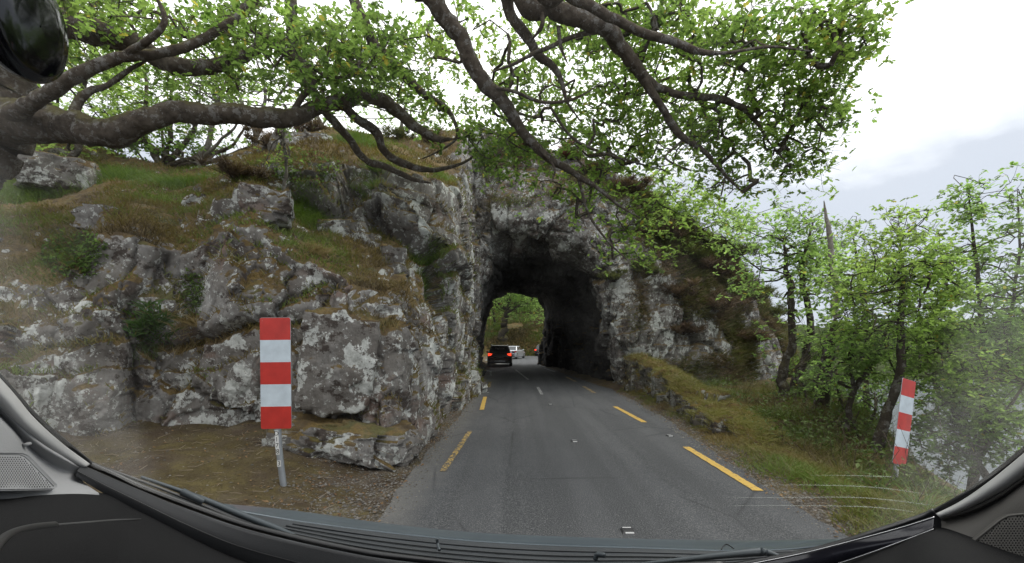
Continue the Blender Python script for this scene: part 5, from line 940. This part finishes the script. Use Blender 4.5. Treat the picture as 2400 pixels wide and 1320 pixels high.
K0 = [(250, 1108, 1.06), (400, 1160, 1.16), (545, 1198, 1.31), (700, 1218, 1.40), (900, 1244, 1.48), (1100, 1264, 1.50), (1300, 1275, 1.52), (1500, 1281, 1.50), (1700, 1287, 1.48), (1860, 1284, 1.42), (1970, 1276, 1.34), (2080, 1246, 1.18), (2170, 1216, 1.02)]
K1 = [(220, 1110, 1.0), (333, 1156, 1.03), (467, 1210, 1.07), (600, 1250, 1.1), (800, 1300, 1.13), (1000, 1330, 1.14), (1250, 1350, 1.14), (1500, 1345, 1.14), (1700, 1336, 1.13), (1860, 1312, 1.09), (1970, 1286, 1.06), (2080, 1254, 1.01), (2180, 1216, .97)]
K0 = [(u, v+(7 if 600 < u < 1900 else 2), Y-.02) for u, v, Y in K0]; K0a = np.array(K0, float); K1a = np.array(K1, float)
loft('cowl', [K0, (K0a*.7+K1a*.3+[0, 3, 0]), (K0a*.4+K1a*.6+[0, 3, 0]), K1], m_cowl, 24, 110)
for t_ in (.14, .3, .46, .62):
    a = (K0a*(1-t_)+K1a*t_)[3:10]; rod('cowl_slat', [(u, v-1, Y-.008) for u, v, Y in a], 2.4, plain('cowl_slat_plastic', (.024, .027, .030), .5), 6, 60)
rod('washer_jet', [(1395, 1312, 1.1), (1400, 1300, 1.1), (1418, 1302, 1.09)], 6, m_wip, 8, 10); rod('washer_jet', [(1024, 1262, 1.3), (1026, 1275, 1.3), (1030, 1290, 1.28)], 3.5, m_wip, 8, 10)
def wiper(arm, blade, brk, rv, lab):
    a = rod('wiper', arm, rv, m_wip, 8, 60); a['label'] = lab
    b = rod('blade', blade, 3.5, m_seal, 6, 60); b.parent = a
    for q in brk: c = rod('bracket', q, 8, m_wip, 8, 12); c.parent = a
wiper([(330, 1118, 1.09), (410, 1146, 1.13), (480, 1172, 1.16), (560, 1205, 1.18), (640, 1236, 1.19), (690, 1256, 1.19)], [(222, 1090, 1.03), (320, 1124, 1.08), (430, 1166, 1.13), (540, 1212, 1.16), (640, 1250, 1.17)], [[(428, 1152, 1.13), (455, 1166, 1.13), (476, 1176, 1.14)]], [3.5, 5, 7, 8, 8, 5], 'wiper arm lying across the left of the screen')
wiper([(1500, 1322, 1.12), (1600, 1312, 1.12), (1700, 1301, 1.12), (1780, 1294, 1.12), (1800, 1296, 1.12), (1830, 1306, 1.11)], [(1080, 1322, 1.15), (1250, 1326, 1.15), (1400, 1326, 1.14), (1520, 1324, 1.13)], [[(1786, 1292, 1.11), (1790, 1293, 1.11), (1796, 1296, 1.105)]], [3, 6, 8, 10, 8, 4], 'wiper arm at the right of the scuttle')
rod('bonnet_gap', [(1690, 1288, 1.47), (1702, 1276, 1.48), (1720, 1286, 1.44)], 1.5, m_seal, 6, 10)
# windscreen
bot = PA([(-420, 462, .63), (-200, 688, .72), (0, 890, .80), (110, 1005, .875), (206, 1088, .957), (333, 1148, 1.005), (467, 1200, 1.045), (700, 1270, 1.09), (1000, 1320, 1.115), (1300, 1340, 1.12), (1600, 1335, 1.11), (1850, 1302, 1.075), (2050, 1246, 1.0), (2192, 1200, .955), (2300, 1134, .89), (2500, 980, .79), (2750, 760, .665)])
topr = np.stack([np.interp(np.linspace(0, 1, len(bot)), [0, 1], [-.80, .84]), np.full(len(bot), .46)+.06*np.sin(np.linspace(0, math.pi, len(bot))), np.full(len(bot), 2.08)], -1)
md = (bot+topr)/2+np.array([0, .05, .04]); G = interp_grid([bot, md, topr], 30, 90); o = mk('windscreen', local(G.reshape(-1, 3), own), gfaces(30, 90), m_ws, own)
# fine wiper scratches in the lower right of the glass
Gf = G.reshape(-1, 3); uu, vv = uv_of(Gf)
def onglass(u, v):
    k = ((uu-u)**2+(vv-v)**2).argsort()[:4]; w = 1/(1e-3+((uu[k]-u)**2+(vv[k]-v)**2)); return float((Gf[k, 1]*w).sum()/w.sum())-.002
s = M('scratch'); t = s.n('BsdfTransparent'); x = s.n('MixShader'); s.set((.7, .75, .68), .5); x.inputs[0].default_value = .26; s.l(t.outputs[0], x.inputs[1]); s.l(s.b.outputs[0], x.inputs[2]); s.l(x.outputs[0], s.o.inputs[0])
for pts in ([(1780, 1137), (1900, 1137), (2010, 1140), (2100, 1148), (2175, 1160)], [(1700, 1167), (1850, 1166), (2000, 1166), (2100, 1174), (2195, 1186)], [(1700, 1186), (1850, 1185), (2000, 1187), (2080, 1192), (2140, 1200)], [(1900, 1114), (2000, 1115), (2090, 1118)]):
    c = rod('scratch', [(u, v, onglass(u, v)) for u, v in pts], [.15, .6, .9, .9, .3][:len(pts)], s.m, 4, 40); c.parent = o
# roof and doors close the cabin behind and above the viewpoint
mb = MB(); mb.box((0, -.75, 2.12), (1.75, 2.5, .05)); o = mb.build('roof', plain('headliner', (.42, .41, .39), .9), own, smooth=False)
for sx in (-1, 1):
    mb = MB(); mb.box((sx*1.02, -.6, .85), (.06, 2.3, .75)); mb.build('door', m_char, own, smooth=False)
mb = MB(); mb.box((0, -1.9, 1.2), (1.9, .1, 1.8)); mb.build('rear_bulkhead', m_char, own, smooth=False)
# round black mount hanging in the upper left of the screen
c0 = P(32, 48, .36); mt = tag(empty('mirror_mount', tuple(c0)), 'glossy black round suction mount hanging at the top left corner of the windscreen', 'mount')
def lathe(name, prof, cx, mat, n=64):
    t = np.linspace(0, 2*math.pi, n+1)[:-1]; V = np.array([[(x+cx, r*math.cos(a), r*math.sin(a)) for a in t] for x, r in prof]); k = len(prof); i = np.arange(k-1)[:, None]*n+np.arange(n)[None]; j = np.arange(k-1)[:, None]*n+(np.arange(n)[None]+1) % n
    o = mk(name, V.reshape(-1, 3), np.stack([i, j, j+n, i+n], -1).reshape(-1, 4), mat); o.parent = mt; return o
m_pol = plain('polished_black', (.006, .006, .008), .09, .6)
lathe('disc', [(-.012, .001), (-.012, .034), (-.008, .041), (-.002, .0435), (.003, .0435), (.0055, .042), (.006, .040), (.0075, .0385), (.009, .036), (.011, .02), (.0115, .001)], .006, m_pol)
lathe('disc', [(-.008, .001), (-.008, .030), (-.003, .0365), (.003, .037), (.008, .034), (.010, .022), (.0105, .001)], -.022, m_pol)
lathe('stem', [(-.05, .012), (-.02, .011), (0, .010), (.02, .001)], -.005, m_pol, 24)
mt.rotation_euler = (0, R(6), R(15))
